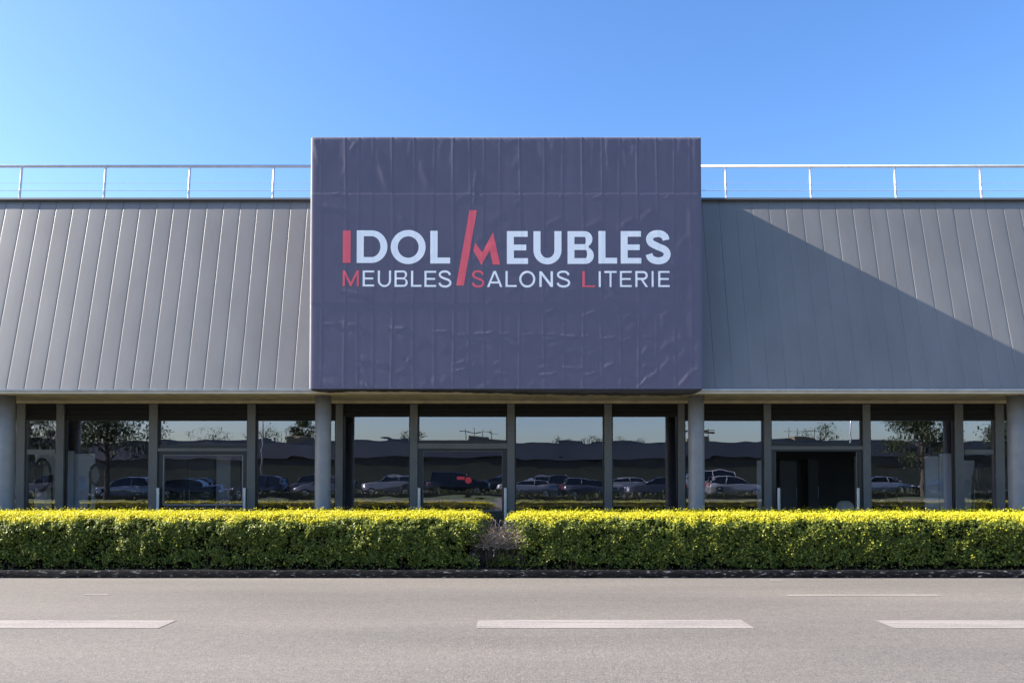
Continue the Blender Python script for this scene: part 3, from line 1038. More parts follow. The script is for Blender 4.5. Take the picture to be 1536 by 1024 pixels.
def gB(x0, x1, y0, y1, s, t):
    ym = y0 + (y1 - y0) * 0.487
    xu = x1 - (x1 - x0) * 0.05
    r1, r2 = (ym - y0) / 2, (y1 - ym) / 2
    up = arc(xu - r1, y0 + r1, r1, r1, -90, 62, 24)
    lo_ = arc(x1 - r2, y1 - r2, r2, r2, -62, 90, 24)
    c1 = [(x0 + s, y0 + t)] + arc(xu - r1, (y0 + t + ym - t / 2) / 2, r1 - s * 0.98, (ym - y0 - 1.5 * t) / 2, -90, 90, 20) + [(x0 + s, ym - t / 2)]
    c2 = [(x0 + s, ym + t / 2)] + arc(x1 - r2, (ym + t / 2 + y1 - t) / 2, r2 - s * 0.98, (y1 - ym - 1.5 * t) / 2, -90, 90, 20) + [(x0 + s, y1 - t)]
    return [[(x0, y0)] + up + lo_ + [(x0, y1)], c1, c2]


def gS(x0, x1, y0, y1, w):
    ref = [(1413, 360), (1404, 330), (1375, 308), (1340, 303), (1300, 311), (1275, 335), (1272, 362), (1290, 390), (1345, 419), (1395, 441), (1418, 466), (1421, 495), (1405, 524), (1375, 540), (1340, 544), (1300, 534), (1276, 512), (1266, 484)]
    rx0, rx1, ry0, ry1 = 1266, 1421.5, 303, 544
    h = w / 2
    pts = [(x0 + h + (x - rx0) / (rx1 - rx0) * (x1 - x0 - w), y0 + h + (y - ry0) / (ry1 - ry0) * (y1 - y0 - w)) for x, y in ref]
    return [stroke(catmull(pts, 6), w)]


def gM(x0, x1, y0, y1, s):
    cx = (x0 + x1) / 2
    return [[(x0, y0), (x0 + s * 1.05, y0), (cx, y1 - s * 1.9), (x1 - s * 1.05, y0), (x1, y0), (x1, y1), (x1 - s, y1), (x1 - s, y0 + s * 2.0), (cx + s * 0.35, y1 - s * 0.1), (cx - s * 0.35, y1 - s * 0.1), (x0 + s, y0 + s * 2.0), (x0 + s, y1), (x0, y1)]]


def gA(x0, x1, y0, y1, s):
    cx = (x0 + x1) / 2
    h = y1 - y0
    yb1, yb0 = y0 + h * 0.78, y0 + h * 0.66
    ix = lambda y, off: off * (y - y0) / h
    half = (x1 - x0) / 2 - s * 0.55
    q = s * 1.12
    out = [(cx - s * 0.55, y0), (cx + s * 0.55, y0), (x1, y1), (x1 - q, y1), (cx + ix(yb1, half) - s * 0.4, yb1), (cx - ix(yb1, half) + s * 0.4, yb1), (x0 + q, y1), (x0, y1)]
    hole = [(cx, y0 + s * 1.25), (cx + ix(yb0, half) - s * 0.42, yb0), (cx - ix(yb0, half) + s * 0.42, yb0)]
    return [out, hole]


def gN(x0, x1, y0, y1, s):
    return [[(x0, y0), (x0 + s, y0), (x1 - s, y1 - s * 1.7), (x1 - s, y0), (x1, y0), (x1, y1), (x1 - s, y1), (x0 + s, y0 + s * 1.7), (x0 + s, y1), (x0, y1)]]


def gT(x0, x1, y0, y1, s):
    cx = (x0 + x1) / 2
    return [[(x0, y0), (x1, y0), (x1, y0 + s), (cx + s / 2, y0 + s), (cx + s / 2, y1), (cx - s / 2, y1), (cx - s / 2, y0 + s), (x0, y0 + s)]]


def gR(x0, x1, y0, y1, s):
    ym = y0 + (y1 - y0) * 0.56
    r = (ym - y0) / 2
    xr = x1 - (x1 - x0) * 0.02
    bowl = arc(xr - r, y0 + r, r, r, -90, 90, 20)
    out = [(x0, y0)] + bowl + [(x0 + (x1 - x0) * 0.62, ym), (x1, y1), (x1 - s * 1.15, y1), (x0 + (x1 - x0) * 0.44, ym), (x0 + s, ym), (x0 + s, y1), (x0, y1)]
    hole = [(x0 + s, y0 + s)] + arc(xr - r, y0 + r, r - s, r - s, -90, 90, 20) + [(x0 + s, ym - s)]
    return [out, hole]


big_w = [(A_, gD(204, 476, 273, 562, 62, 52)), (A_, gO(661, 421, 155, 151, 62, 56)), (A_, gL(857, 1034, 277, 567, 65, 53)),
         (B_, gE(2, 190, 280, 571, 62, 51, 174, 187)), (B_, gU(238, 487, 281, 575, 63)), (B_, gB(541, 774, 281, 571, 61, 51)),
         (B_, gL(815, 981, 280, 568, 63, 51)), (B_, gE(1013, 1196, 280, 568, 62, 50, 1183, 1194)), (B_, gS(1234, 1456, 272, 575, 62))]
red = [(A_, gI(80, 149, 274, 561)), (A_, [[(1205, 95), (1272, 95), (1156, 762), (1088, 762)]]),
       (A_, [[(1256, 380), (1318, 470), (1415, 290), (1478, 577), (1412, 577), (1386, 450), (1312, 583), (1240, 452)]]),
       (A_, gM(80, 225, 628, 769, 19)), (A_, gS(1226, 1338, 627, 780, 19)), (B_, gL(672, 788, 636, 776, 24, 14))]
s_ = 19
small_w = [(A_, gE(258, 360, 629, 770, s_, 17)), (A_, gU(392, 510, 629, 775, s_)), (A_, gB(540, 658, 629, 773, s_, 17)), (A_, gL(687, 780, 631, 773, s_, 17)),
           (A_, gE(806, 910, 632, 774, s_, 17)), (A_, gS(930, 1046, 628, 780, s_)), (A_, gA(1362, 1498, 633, 775, s_)), (B_, gL(-10, 88, 634, 774, s_, 16)),
           (B_, gO(183, 706, 71, 74, s_)), (B_, gN(290, 411, 636, 774, 21)), (B_, gS(443, 564, 630, 780, s_)), (B_, gI(817, 835, 636, 775)),
           (B_, gT(867, 977, 634, 775, 17)), (B_, gE(1005, 1110, 634, 775, s_, 16)), (B_, gR(1142, 1255, 634, 775, s_)), (B_, gI(1287, 1304, 634, 775)),
           (B_, gE(1345, 1447, 634, 775, s_, 16))]


def letter(mapf, conts, m, red_=False):
    bm = bmesh.new()
    if True:
        cs = [[Vector((*mapf(x, y), 0.0)) for x, y in c] for c in conts]
        flat = [p for c in cs for p in c]
        vs_ = [bm.verts.new(p) for p in flat]
        for t in tessellate_polygon(cs):
            try:
                bm.faces.new([vs_[i] for i in t])
            except ValueError:
                pass
    us = [v.co.x for v in bm.verts]
    vs2 = [v.co.y for v in bm.verts]
    c = math.floor(min(us))
    while c < max(us):
        bmesh.ops.bisect_plane(bm, geom=bm.verts[:] + bm.edges[:] + bm.faces[:], plane_co=(c, 0, 0), plane_no=(1, 0, 0), dist=1e-5)
        c += 2.0
    c = math.floor(min(vs2))
    while c < max(vs2):
        bmesh.ops.bisect_plane(bm, geom=bm.verts[:] + bm.edges[:] + bm.faces[:], plane_co=(0, c, 0), plane_no=(0, 1, 0), dist=1e-5)
        c += 3.0
    bm.verts.ensure_lookup_table()
    co = np.array([v.co for v in bm.verts])
    h = cloth(co[:, 0], co[:, 1])
    X = np.interp(co[:, 0], [465, 1053.6], [sgx0, sgx1])
    Z = np.interp(co[:, 1], [205.2, 583], [ZB1, ZB0])
    for v, x, hh, z in zip(bm.verts, X, h, Z):
        v.co = (x, YB - hh - 0.004, z)
    bmesh.ops.recalc_face_normals(bm, faces=bm.faces)
    for f in bm.faces:
        if f.normal.y > 0:
            f.normal_flip()
    o = obj('letter', bm, m, sign, True)
    if red_:
        o['label'] = 'red letter'
    return o


for g in big_w + small_w:
    letter(*g, M['white_print'])
for g in red:
    letter(*g, M['red_print'], True)


# ------------------------------------------------------------------ hedges
def vnoise(p, s, seed=0.0):
    return np.array([noise.noise((a * s + seed, b * s + seed * 1.7, c * s - seed)) for a, b, c in p])


HY0, HY1, HTOP, HBOT = 12.16, 13.42, 0.985, 0.10


def hedge(name, x0, x1, label, soft):
    """clipped hedge: dark core, woody stems, tens of thousands of leaves; `soft` = end that thins out"""
    root = empty(name, ((x0 + x1) / 2, (HY0 + HY1) / 2, 0.1), label, 'hedge')
    # cross-section running from the front foot over the shoulder to the back
    sec = []
    for t in np.linspace(0, 1, 40):
        if t < 0.36:
            f = t / 0.36
            sec.append((HY0 + 0.03 * (1 - f) + 0.02, HBOT + f * (0.78 - HBOT), 0, -1, 0.1))
        elif t < 0.52:
            a = (t - 0.36) / 0.16 * math.pi / 2
            sec.append((HY0 + 0.05 + 0.24 * (1 - math.cos(a)), 0.78 + 0.175 * math.sin(a), 0, -math.cos(a), math.sin(a)))
        elif t < 0.84:
            f = (t - 0.52) / 0.32
            sec.append((HY0 + 0.29 + f * (HY1 - HY0 - 0.36), 0.955 + 0.03 * f, 0, 0, 1))
        else:
            f = (t - 0.84) / 0.16
            sec.append((HY1 - 0.05, HTOP - f * (HTOP - HBOT), 0, 1, 0.1))
    sec = np.array(sec)

    def at(t):
        k = np.clip(t, 0, 0.9999) * 39
        i = k.astype(int)
        f = (k - i)[:, None]
        s = sec[i] * (1 - f) + sec[np.minimum(i + 1, 39)] * f
        return s

    # opaque core, coloured near black for the shade inside the hedge
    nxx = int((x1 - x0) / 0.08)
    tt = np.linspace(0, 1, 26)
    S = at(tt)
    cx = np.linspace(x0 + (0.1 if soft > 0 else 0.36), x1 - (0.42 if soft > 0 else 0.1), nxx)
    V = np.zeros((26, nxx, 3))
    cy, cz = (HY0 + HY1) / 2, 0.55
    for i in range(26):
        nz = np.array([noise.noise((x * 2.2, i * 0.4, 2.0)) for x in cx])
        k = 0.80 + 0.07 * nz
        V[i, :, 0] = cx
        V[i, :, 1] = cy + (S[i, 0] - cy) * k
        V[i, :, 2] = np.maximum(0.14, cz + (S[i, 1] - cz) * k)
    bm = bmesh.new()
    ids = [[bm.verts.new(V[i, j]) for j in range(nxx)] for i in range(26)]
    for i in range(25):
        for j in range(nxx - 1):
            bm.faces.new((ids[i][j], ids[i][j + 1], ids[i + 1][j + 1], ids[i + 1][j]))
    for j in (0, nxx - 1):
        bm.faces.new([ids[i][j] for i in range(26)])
    obj('shade_core', bm, M['core'], root)
    # stems
    bm = bmesh.new()
    x = x0 + 0.15
    while x < x1 - 0.1:
        for _ in range(4):
            bx, by = x + random.uniform(-0.12, 0.12), random.uniform(HY0 + 0.12, HY0 + 0.5)
            p = [Vector((bx, by, 0.08))]
            for k in range(3):
                p.append(p[-1] + Vector((random.uniform(-0.07, 0.07), random.uniform(-0.06, 0.06), random.uniform(0.12, 0.22))))
            tube(bm, p, [0.011, 0.009, 0.006, 0.003], 5, False)
        x += 0.24
    obj('stem', bm, M['twig'], root)
    # leaves
    area = (x1 - x0)
    n = int(area * 12000)
    t = np.concatenate([rng.uniform(0.0, 0.52, int(n * 0.60)), rng.uniform(0.50, 0.86, int(n * 0.34)), rng.uniform(0.84, 1.0, n - int(n * 0.60) - int(n * 0.34))])
    X = rng.uniform(x0, x1, n)
    S = at(t)
    pos = np.stack([X, S[:, 0], S[:, 1]], 1)
    nr = np.stack([np.zeros(n), S[:, 3], S[:, 4]], 1)
    nr /= np.linalg.norm(nr, axis=1, keepdims=True)
    big = vnoise(pos, 1.3, 3.1)
    mid = vnoise(pos, 4.5, 9.2)
    fin = vnoise(pos, 13.0, 5.5)
    # clumps stand out, hollows sink in; a ragged foot
    off = 0.045 * big + 0.06 * mid + 0.035 * fin - np.abs(rng.normal(0, 0.035, n)) + 0.012
    topness = np.clip((nr[:, 2] - 0.45) / 0.4, 0, 1)
    off = np.where(topness > 0.5, off * 0.45 + 0.006, off)
    hole = (mid + 0.8 * fin + 0.5 * big < -0.32) & (topness < 0.3) & (rng.random(n) < 0.80)
    foot = (S[:, 1] < HBOT + 0.07 + 0.16 * (mid + big * 0.6)) & (topness < 0.3) & (rng.random(n) < 0.9)
    keep = ~hole & ~foot
    if soft is not None:          # thin, tapered end
        d = (x1 - X) if soft > 0 else (X - x0)
        d = d - (0.26 if soft > 0 else 0.20) * np.clip((0.86 - pos[:, 2] + 0.15 * mid) / 0.28, 0, 1) * (pos[:, 1] < 12.9) + 0.10 * mid
        keep &= rng.random(n) < np.clip((d + 0.05) / 0.28, 0.0, 1)
        drop = np.clip(1 - d / 0.35, 0, 1)
        pos[:, 2] -= drop ** 2 * 0.13 * np.clip(pos[:, 2], 0, 1)
    pos += nr * off[:, None]
    # shoots sticking up out of the clipped top
    sprig = (topness > 0.6) & (rng.random(n) < 0.22)
    up = rng.random(n) ** 4 * 0.075
    pos[sprig, 2] += up[sprig]
    dirs = nr + rng.normal(0, 0.65, (n, 3)) + np.array([-0.12, 0, 0.25]) + (topness > 0.5)[:, None] * np.array([-0.35, 0, 0.25])
    size = rng.uniform(0.018, 0.040, n) * np.where(topness > 0.5, 0.95, 1.3)
    # yellow of new growth, also painting the sunlit top brighter: nearly all of the clipped top, some tips on the shoulder, few on the flank
    young_lit = 0.20 + 0.70 * np.clip((pos[:, 2] - 0.825 + 0.08 * mid + 0.07 * big) / 0.07, 0, 1)
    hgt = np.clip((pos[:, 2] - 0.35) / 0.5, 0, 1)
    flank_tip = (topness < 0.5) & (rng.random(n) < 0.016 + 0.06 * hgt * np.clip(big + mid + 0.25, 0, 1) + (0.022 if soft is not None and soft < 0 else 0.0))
    tint = young_lit + rng.normal(0, 0.14, n)
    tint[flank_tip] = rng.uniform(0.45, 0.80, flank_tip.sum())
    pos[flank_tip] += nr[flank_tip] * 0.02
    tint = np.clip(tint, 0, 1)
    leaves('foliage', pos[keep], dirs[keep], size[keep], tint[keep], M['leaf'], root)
    return root


GX0, GX1 = PX(739, 800, 12.4), PX(757, 800, 12.4)
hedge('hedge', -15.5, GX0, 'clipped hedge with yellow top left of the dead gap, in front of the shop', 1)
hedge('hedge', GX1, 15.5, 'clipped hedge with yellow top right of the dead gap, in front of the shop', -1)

# dead twiggy shrub in the gap
DX0, DX1 = PX(716, 800, 12.4), PX(786, 800, 12.4)
dead = empty('dead_shrub', ((DX0 + DX1) / 2, 12.6, 0.1), 'dry leafless greyish shrub of thin twigs in the gap between the two hedges', 'shrub')
bm = bmesh.new()
for _ in range(300):
    # twigs fan out of a few old stems half-way up and curve over towards the road
    cxs = random.choice((0.22, 0.42, 0.58, 0.8))
    p = Vector((DX0 + (DX1 - DX0) * cxs + random.gauss(0, 0.05), random.uniform(12.40, 12.75), random.uniform(0.38, 0.56)))
    d = Vector((random.gauss(0, 0.55), random.gauss(-0.25, 0.4), random.uniform(0.35, 1.1))).normalized()
    pts = [p]
    L = random.uniform(0.06, 0.13)
    for k in range(4):
        d = (d + Vector((random.gauss(0, 0.2), random.gauss(-0.08, 0.2), random.gauss(-0.12, 0.15)))).normalized()
        q = pts[-1] + d * L
        q.z = min(q.z, 0.88 - 0.03 * random.random())
        q.x = min(max(q.x, DX0 - 0.06), DX1 + 0.06)
        pts.append(q)
    r0 = random.uniform(0.0028, 0.006)
    tube(bm, pts, [r0, r0 * 0.9, r0 * 0.75, r0 * 0.6, r0 * 0.35], 4, False)
obj('twigs', bm, M['drytwig'], dead)
bm = bmesh.new()
for _ in range(12):
    x = random.uniform(DX0 + 0.08, DX1 - 0.05)
    p = [Vector((x, random.uniform(12.45, 12.8), 0.08))]
    for k in range(4):
        p.append(p[-1] + Vector((random.uniform(-0.08, 0.08), random.uniform(-0.07, 0.03), random.uniform(0.09, 0.16))))
    tube(bm, p, [0.012, 0.010, 0.008, 0.006, 0.004], 6, False)
obj('stem', bm, M['twig'], dead)
bm = bmesh.new()
for _ in range(420):              # tangle of dark twigs added to darken the gap near the ground
    p = Vector((random.uniform(DX0 - 0.05, DX1 + 0.05), random.uniform(12.5, 13.2), random.uniform(0.08, 0.42)))
    pts = [p]
    for k in range(3):
        pts.append(pts[-1] + Vector((random.gauss(0, 0.06), random.gauss(0, 0.05), random.uniform(-0.01, 0.09))))
    tube(bm, pts, [0.006, 0.005, 0.004, 0.002], 4, False)
obj('filler_twigs', bm, M['twig'], dead)
n = 500
pos = np.stack([rng.normal(PX(756, 840, 12.3), 0.13, n), rng.uniform(12.22, 12.5, n), np.abs(rng.normal(0, 0.12, n)) + 0.14], 1)
leaves('foliage', pos, rng.normal(0, 1, (n, 3)) + np.array([0, -0.6, 0.6]), rng.uniform(0.022, 0.04, n), np.clip(rng.normal(0.22, 0.15, n), 0, 1), M['leaf'], dead)

# ------------------------------------------------------------------ showroom, dimly seen through the glass
def item(name, x, y, label, cat, group=None):
    return empty(name, (x, y, 0.1), label, cat, group)


def ixz(u, v, y):
    return P(u, v, y)


def display_panel(u0, u1, v0, y, label):
    xa, xb, zt = PX(u0, 700, y), PX(u1, 700, y), PZ(v0, y)
    r = item('display_panel', (xa + xb) / 2, y, label, 'panel')
    obj('board', boxbm(xa, xb, y, y + 0.05, 0.16, zt, 0.006), M['panel'], r)
    for x in (xa + 0.08, xb - 0.14):
        obj('foot', boxbm(x, x + 0.06, y - 0.12, y + 0.17, 0.10, 0.158, 0.004), M['darkframe'], r)


display_panel(52, 83, 680, 15.45, 'pale display panel behind the narrow window beside the far left column')
display_panel(92, 110, 676, 15.4, 'pale narrow display panel standing just right of the second mullion on the left')
display_panel(112, 142, 680, 15.5, 'wide pale panel behind the window left of the left door')
display_panel(1388, 1408, 684, 15.45, 'pale narrow panel behind the window right of the open door')
display_panel(1410, 1434, 680, 15.4, 'pale wide panel close to the right end window mullion')
display_panel(1446, 1462, 690, 15.45, 'pale slim panel behind the narrow end window on the right')
display_panel(1136, 1146, 690, 15.4, 'pale slim panel left of the open right door')


def mirror_(u, v0, v1, y, label):
    x = PX(u, 700, y)
    z0, z1 = PZ(v1, y), PZ(v0, y)
    cz, rz, rx = (z0 + z1) / 2, (z1 - z0) / 2, (z1 - z0) * 0.27
    r = item('oval_mirror', x, y, label, 'mirror')
    N = 32
    bm = bmesh.new()
    ring = [Vector((x + rx * math.cos(2 * math.pi * k / N), y, cz + rz * math.sin(2 * math.pi * k / N))) for k in range(N + 1)]
    tube(bm, ring, 0.025, 6, False)
    obj('frame', bm, M['darkwood'], r, True)
    bm = bmesh.new()
    bm.faces.new([bm.verts.new(p) for p in ring[:-1]])
    obj('glass', bm, M['mirror'], r)
    bm = bmesh.new()
    for s in (-1, 1):
        tube(bm, [(x + s * rx, y + 0.02, cz), (x + s * (rx + 0.05), y + 0.03, 0.6), (x + s * (rx + 0.1), y - 0.1, 0.1)], 0.02, 6)
        tube(bm, [(x + s * rx, y + 0.04, cz), (x + s * (rx + 0.05), y + 0.06, 0.6), (x + s * (rx + 0.1), y + 0.3, 0.1)], 0.02, 6)
    obj('stand', bm, M['darkwood'], r)


mirror_(63, 688, 735, 15.25, 'oval standing mirror in a dark frame behind the far left narrow window')
mirror_(143, 697, 726, 15.25, 'small oval mirror in a dark frame beside the pale panels left of the left door')
mirror_(1471, 694, 730, 15.25, 'oval standing mirror behind the narrow end window on the right')


def cabinet(u0, u1, v0, y, mats, label, name='wardrobe', doors=2, depth=0.55):
    xa, xb, zt = PX(u0, 700, y), PX(u1, 700, y), PZ(v0, y)
    r = item(name, (xa + xb) / 2, y, label, name.replace('_', ' '))
    obj('body', boxbm(xa, xb, y + 0.025, y + depth, 0.16, zt, 0.01), mats, r)
    obj('plinth', boxbm(xa + 0.04, xb - 0.04, y + 0.06, y + depth - 0.04, 0.101, 0.159), M['darkframe'], r)
    w = (xb - xa) / doors
    for k in range(doors):
        d = obj('door', boxbm(xa + k * w + 0.005, xa + (k + 1) * w - 0.005, y, y + 0.024, 0.18, zt - 0.02, 0.004), mats, r)
        bm = bmesh.new()
        xh = xa + (k + (0.9 if k % 2 == 0 else 0.1)) * w
        tube(bm, [(xh, y - 0.03, 1.0), (xh, y - 0.03, 1.3)], 0.008, 6)
        for z in (1.02, 1.28):
            tube(bm, [(xh, y - 0.03, z), (xh, y, z)], 0.006, 6)
        bmesh.ops.translate(bm, verts=bm.verts, vec=-r.location)
        obj('handle', bm, M['steel'], d, keep_world=False)


cabinet(242, 321, 684, 15.3, M['darkwood'], 'tall black wardrobe right behind the left glass door')
cabinet(324, 346, 679, 15.35, M['midgrey'], 'grey lacquered cupboard beside the black wardrobe behind the left door', doors=1)
cabinet(1170, 1196, 690, 19.0, M['dimgrey'], 'dim grey wardrobe deep inside the open right door, nearest its left jamb', doors=1)
cabinet(1212, 1228, 688, 20.0, M['dimgrey'], 'narrow dim grey cupboard in the middle of the open right doorway', doors=1)

# white shell chair inside the open door
cx_, cy_ = PX(1272, 740, 18.0), 18.0
ch = item('shell_chair', cx_, cy_, 'white moulded shell chair inside the open right doorway', 'chair')
N = 14
V = np.zeros((12, N, 3))
for i, (py, pz, w) in enumerate([(-0.24, 0.43, 0.2), (-0.22, 0.46, 0.23), (-0.1, 0.445, 0.24), (0.05, 0.44, 0.24), (0.15, 0.46, 0.24), (0.2, 0.52, 0.24), (0.23, 0.6, 0.23), (0.25, 0.68, 0.22), (0.265, 0.76, 0.2), (0.275, 0.82, 0.17), (0.28, 0.86, 0.12), (0.28, 0.88, 0.05)]):
    for j in range(N):
        s = -1 + 2 * j / (N - 1)
        V[i, j] = (cx_ + s * w, cy_ + py - 0.10 * s * s, 0.1 + pz + 0.09 * s * s * (1 if i < 6 else 0.2))
grid_mesh('seat_shell', V, M['pavwhite'], ch, True)
for sx in (-1, 1):
    for sy in (-1, 1):
        bm = bmesh.new()
        tube(bm, [(cx_ + sx * 0.1, cy_ + sy * 0.1, 0.53), (cx_ + sx * 0.22, cy_ + sy * 0.22, 0.1)], [0.018, 0.012], 8)
        obj('leg', bm, M['steel'], ch)
# low pale sofa in front of it
sx0, sx1, sy0 = PX(1243, 750, 17.0), PX(1284, 750, 17.0), 17.0
sf = item('low_bench', (sx0 + sx1) / 2, sy0 + 0.3, 'low pale upholstered bench on the showroom floor inside the open doorway', 'bench')
obj('cushion', boxbm(sx0, sx1, sy0, sy0 + 0.6, 0.38, 0.52, 0.04), M['pavwhite'], sf)
obj('base', boxbm(sx0 + 0.03, sx1 - 0.03, sy0 + 0.03, sy0 + 0.57, 0.22, 0.379, 0.01), M['midgrey'], sf)
for x in (sx0 + 0.06, sx1 - 0.06):
    for y in (sy0 + 0.08, sy0 + 0.52):
        obj('leg', boxbm(x - 0.02, x + 0.02, y - 0.02, y + 0.02, 0.1, 0.219), M['darkwood'], sf)
# red sticker on the middle door glass
ys_ = YG - 0.012
bm = bmesh.new()
cx2, cz2 = P(702.5, 720, ys_)
bm2 = [bm.verts.new((cx2 + 0.063 * math.cos(2 * math.pi * k / 32), ys_, cz2 + 0.063 * math.sin(2 * math.pi * k / 32))) for k in range(32)]
bm.faces.new(bm2)
a, b = P(685.5, 714.5, ys_), P(697, 719, ys_)
bm.faces.new([bm.verts.new(q) for q in ((a[0], ys_ + 0.002, a[1]), (a[0], ys_ + 0.002, b[1]), (b[0], ys_ + 0.002, b[1]), (b[0], ys_ + 0.002, a[1]))])
stk = obj('door_sticker', bm, M['red'])
tag(stk, 'small red round sticker with a strip on the middle door glass', 'sticker')

# ------------------------------------------------------------------ across the road (seen in the reflections)
CARCOL = {}


def paint(rgb):
    k = tuple(rgb)
    if k not in CARCOL:
        CARCOL[k] = mat('car_paint', tuple(c * 0.62 for c in rgb), 0.12, 0.3, 0.03, 2)
    return CARCOL[k]


STY = {  # stations of (x, z of body top edge), cabin outline of (x, z), length, width
    'hatch': ([(0, .58), (.15, .72), (.5, .82), (1.25, .93), (2.2, .96), (3.3, .98), (3.85, .98), (4.0, .85), (4.05, .55)],
              [(1.15, .93), (1.85, 1.40), (2.4, 1.47), (3.2, 1.44), (3.75, 1.30), (3.95, .98)], 4.05, 1.74),
    'saloon': ([(0, .55), (.15, .70), (.6, .80), (1.4, .90), (2.4, .93), (3.5, .97), (4.3, .98), (4.5, .90), (4.55, .55)],
               [(1.25, .90), (2.05, 1.36), (2.6, 1.43), (3.2, 1.40), (3.75, 1.20), (4.1, .98)], 4.55, 1.8),
    'suv': ([(0, .65), (.12, .85), (.5, .95), (1.2, 1.04), (2.2, 1.08), (3.3, 1.10), (4.2, 1.10), (4.35, .95), (4.4, .6)],
            [(1.05, 1.04), (1.7, 1.56), (2.4, 1.66), (3.5, 1.64), (4.0, 1.55), (4.28, 1.10)], 4.4, 1.84),
    'van': ([(0, .7), (.1, .95), (.4, 1.05), (.9, 1.16), (2, 1.2), (3.5, 1.2), (4.6, 1.2), (4.75, 1.1), (4.8, .6)],
            [(.75, 1.14), (1.45, 1.80), (2.1, 1.92), (3.8, 1.92), (4.6, 1.86), (4.74, 1.2)], 4.8, 1.9)}


def car(style, rgb, loc, rz, label):
    st, cab, L, W = STY[style]
    r = empty('parked_car', loc, label, 'car', 'cars parked across the road', rz)
    pm = paint(rgb)
    hw = W / 2
    bm = bmesh.new()
    rings = []
    for x, zt in st:
        e = min(1.0, min(x, L - x) / 0.35 + 0.72)
        w = hw * min(1, e)
        ring = [(x - L / 2, -w * .9, .22), (x - L / 2, -w, .42), (x - L / 2, -w * .985, zt - .12), (x - L / 2, -w * .9, zt - .015), (x - L / 2, 0, zt + .02),
                (x - L / 2, w * .9, zt - .015), (x - L / 2, w * .985, zt - .12), (x - L / 2, w, .42), (x - L / 2, w * .9, .22)]
        rings.append([bm.verts.new(p) for p in ring])
    for a, b in zip(rings, rings[1:]):
        for i in range(8):
            bm.faces.new((a[i], a[i + 1], b[i + 1], b[i]))
        bm.faces.new((a[8], a[0], b[0], b[8]))
    bm.faces.new(rings[0][::-1]); bm.faces.new(rings[-1])
    bmesh.ops.recalc_face_normals(bm, faces=bm.faces)
    obj('body', bm, pm, r, True, False)
    # glasshouse, then roof skin and pillars over it
    zmax = max(z for x, z in cab)
    zb = cab[0][1]

    def half(z):
        return hw * (.93 - .20 * max(0, (z - zb) / (zmax - zb)))
    bm = bmesh.new()
    A = [bm.verts.new((x - L / 2, -half(z), z - .02)) for x, z in cab]
    Bv = [bm.verts.new((x - L / 2, half(z), z - .02)) for x, z in cab]
    for i in range(len(cab)):
        j = (i + 1) % len(cab)
        bm.faces.new((A[i], A[j], Bv[j], Bv[i]))
    bm.faces.new(A[::-1]); bm.faces.new(Bv)
    bmesh.ops.recalc_face_normals(bm, faces=bm.faces)
    obj('windows', bm, M['carglass'], r, False, False)
    bm = bmesh.new()
    rr = []
    for x, z in cab[1:-1]:
        w = half(z) + .01
        rr.append([bm.verts.new((x - L / 2, s * w, z + .015 + (.02 if abs(s) < .8 else 0) - (.05 if abs(s) == 1 else 0))) for s in (-1, -.93, -.4, .4, .93, 1)])
    for a, b in zip(rr, rr[1:]):
        for i in range(5):
            bm.faces.new((a[i], a[i + 1], b[i + 1], b[i]))
    for s in (-1, 1):
        for i, j in ((0, 1), (len(cab) - 1, len(cab) - 2)):
            (xa, za), (xb, zb_) = cab[i], cab[j]
            tube(bm, [(xa - L / 2, s * half(za), za), (xb - L / 2, s * half(zb_), zb_)], .035, 6)
        xm = (cab[2][0] + cab[3][0]) / 2
        tube(bm, [(xm - L / 2, s * (hw * .935), zb), (xm - L / 2 - .05, s * (half(zmax) + .005), zmax - .03)], .035, 6)
    obj('roof', bm, pm, r, True, False)
    for wx in (L * .19, L * .81):
        for s in (-1, 1):
            bm = bmesh.new()
            lathe(bm, 0, 0, [(.2, -.1), (.30, -.1), (.32, -.07), (.32, .07), (.30, .1), (.2, .1)], 24)
            bm.transform(Matrix.Translation((wx - L / 2, s * (hw - .08), .32)) @ Matrix.Rotation(math.pi / 2, 4, 'X'))
            w = obj('wheel', bm, M['tyre'], r, False, False)
            bm = bmesh.new()
            lathe(bm, 0, 0, [(.195, -.105), (.195, .105)], 18)
            bm.transform(Matrix.Translation((wx - L / 2, s * (hw - .08), .32)) @ Matrix.Rotation(math.pi / 2, 4, 'X'))
            obj('rim', bm, M['rim'], w, False, False)
    for s in (-1, 1):
        obj('headlight', boxbm(-L / 2 + .03, -L / 2 + .2, s * hw * .62 - .15, s * hw * .62 + .15, st[1][1] - .16, st[1][1] - .03, .02), M['lamp'], r, False, False)
        obj('tail_light', boxbm(L / 2 - .12, L / 2 - .0, s * hw * .72 - .1, s * hw * .72 + .1, .72, .92, .02), M['tail'], r, False, False)
    return r


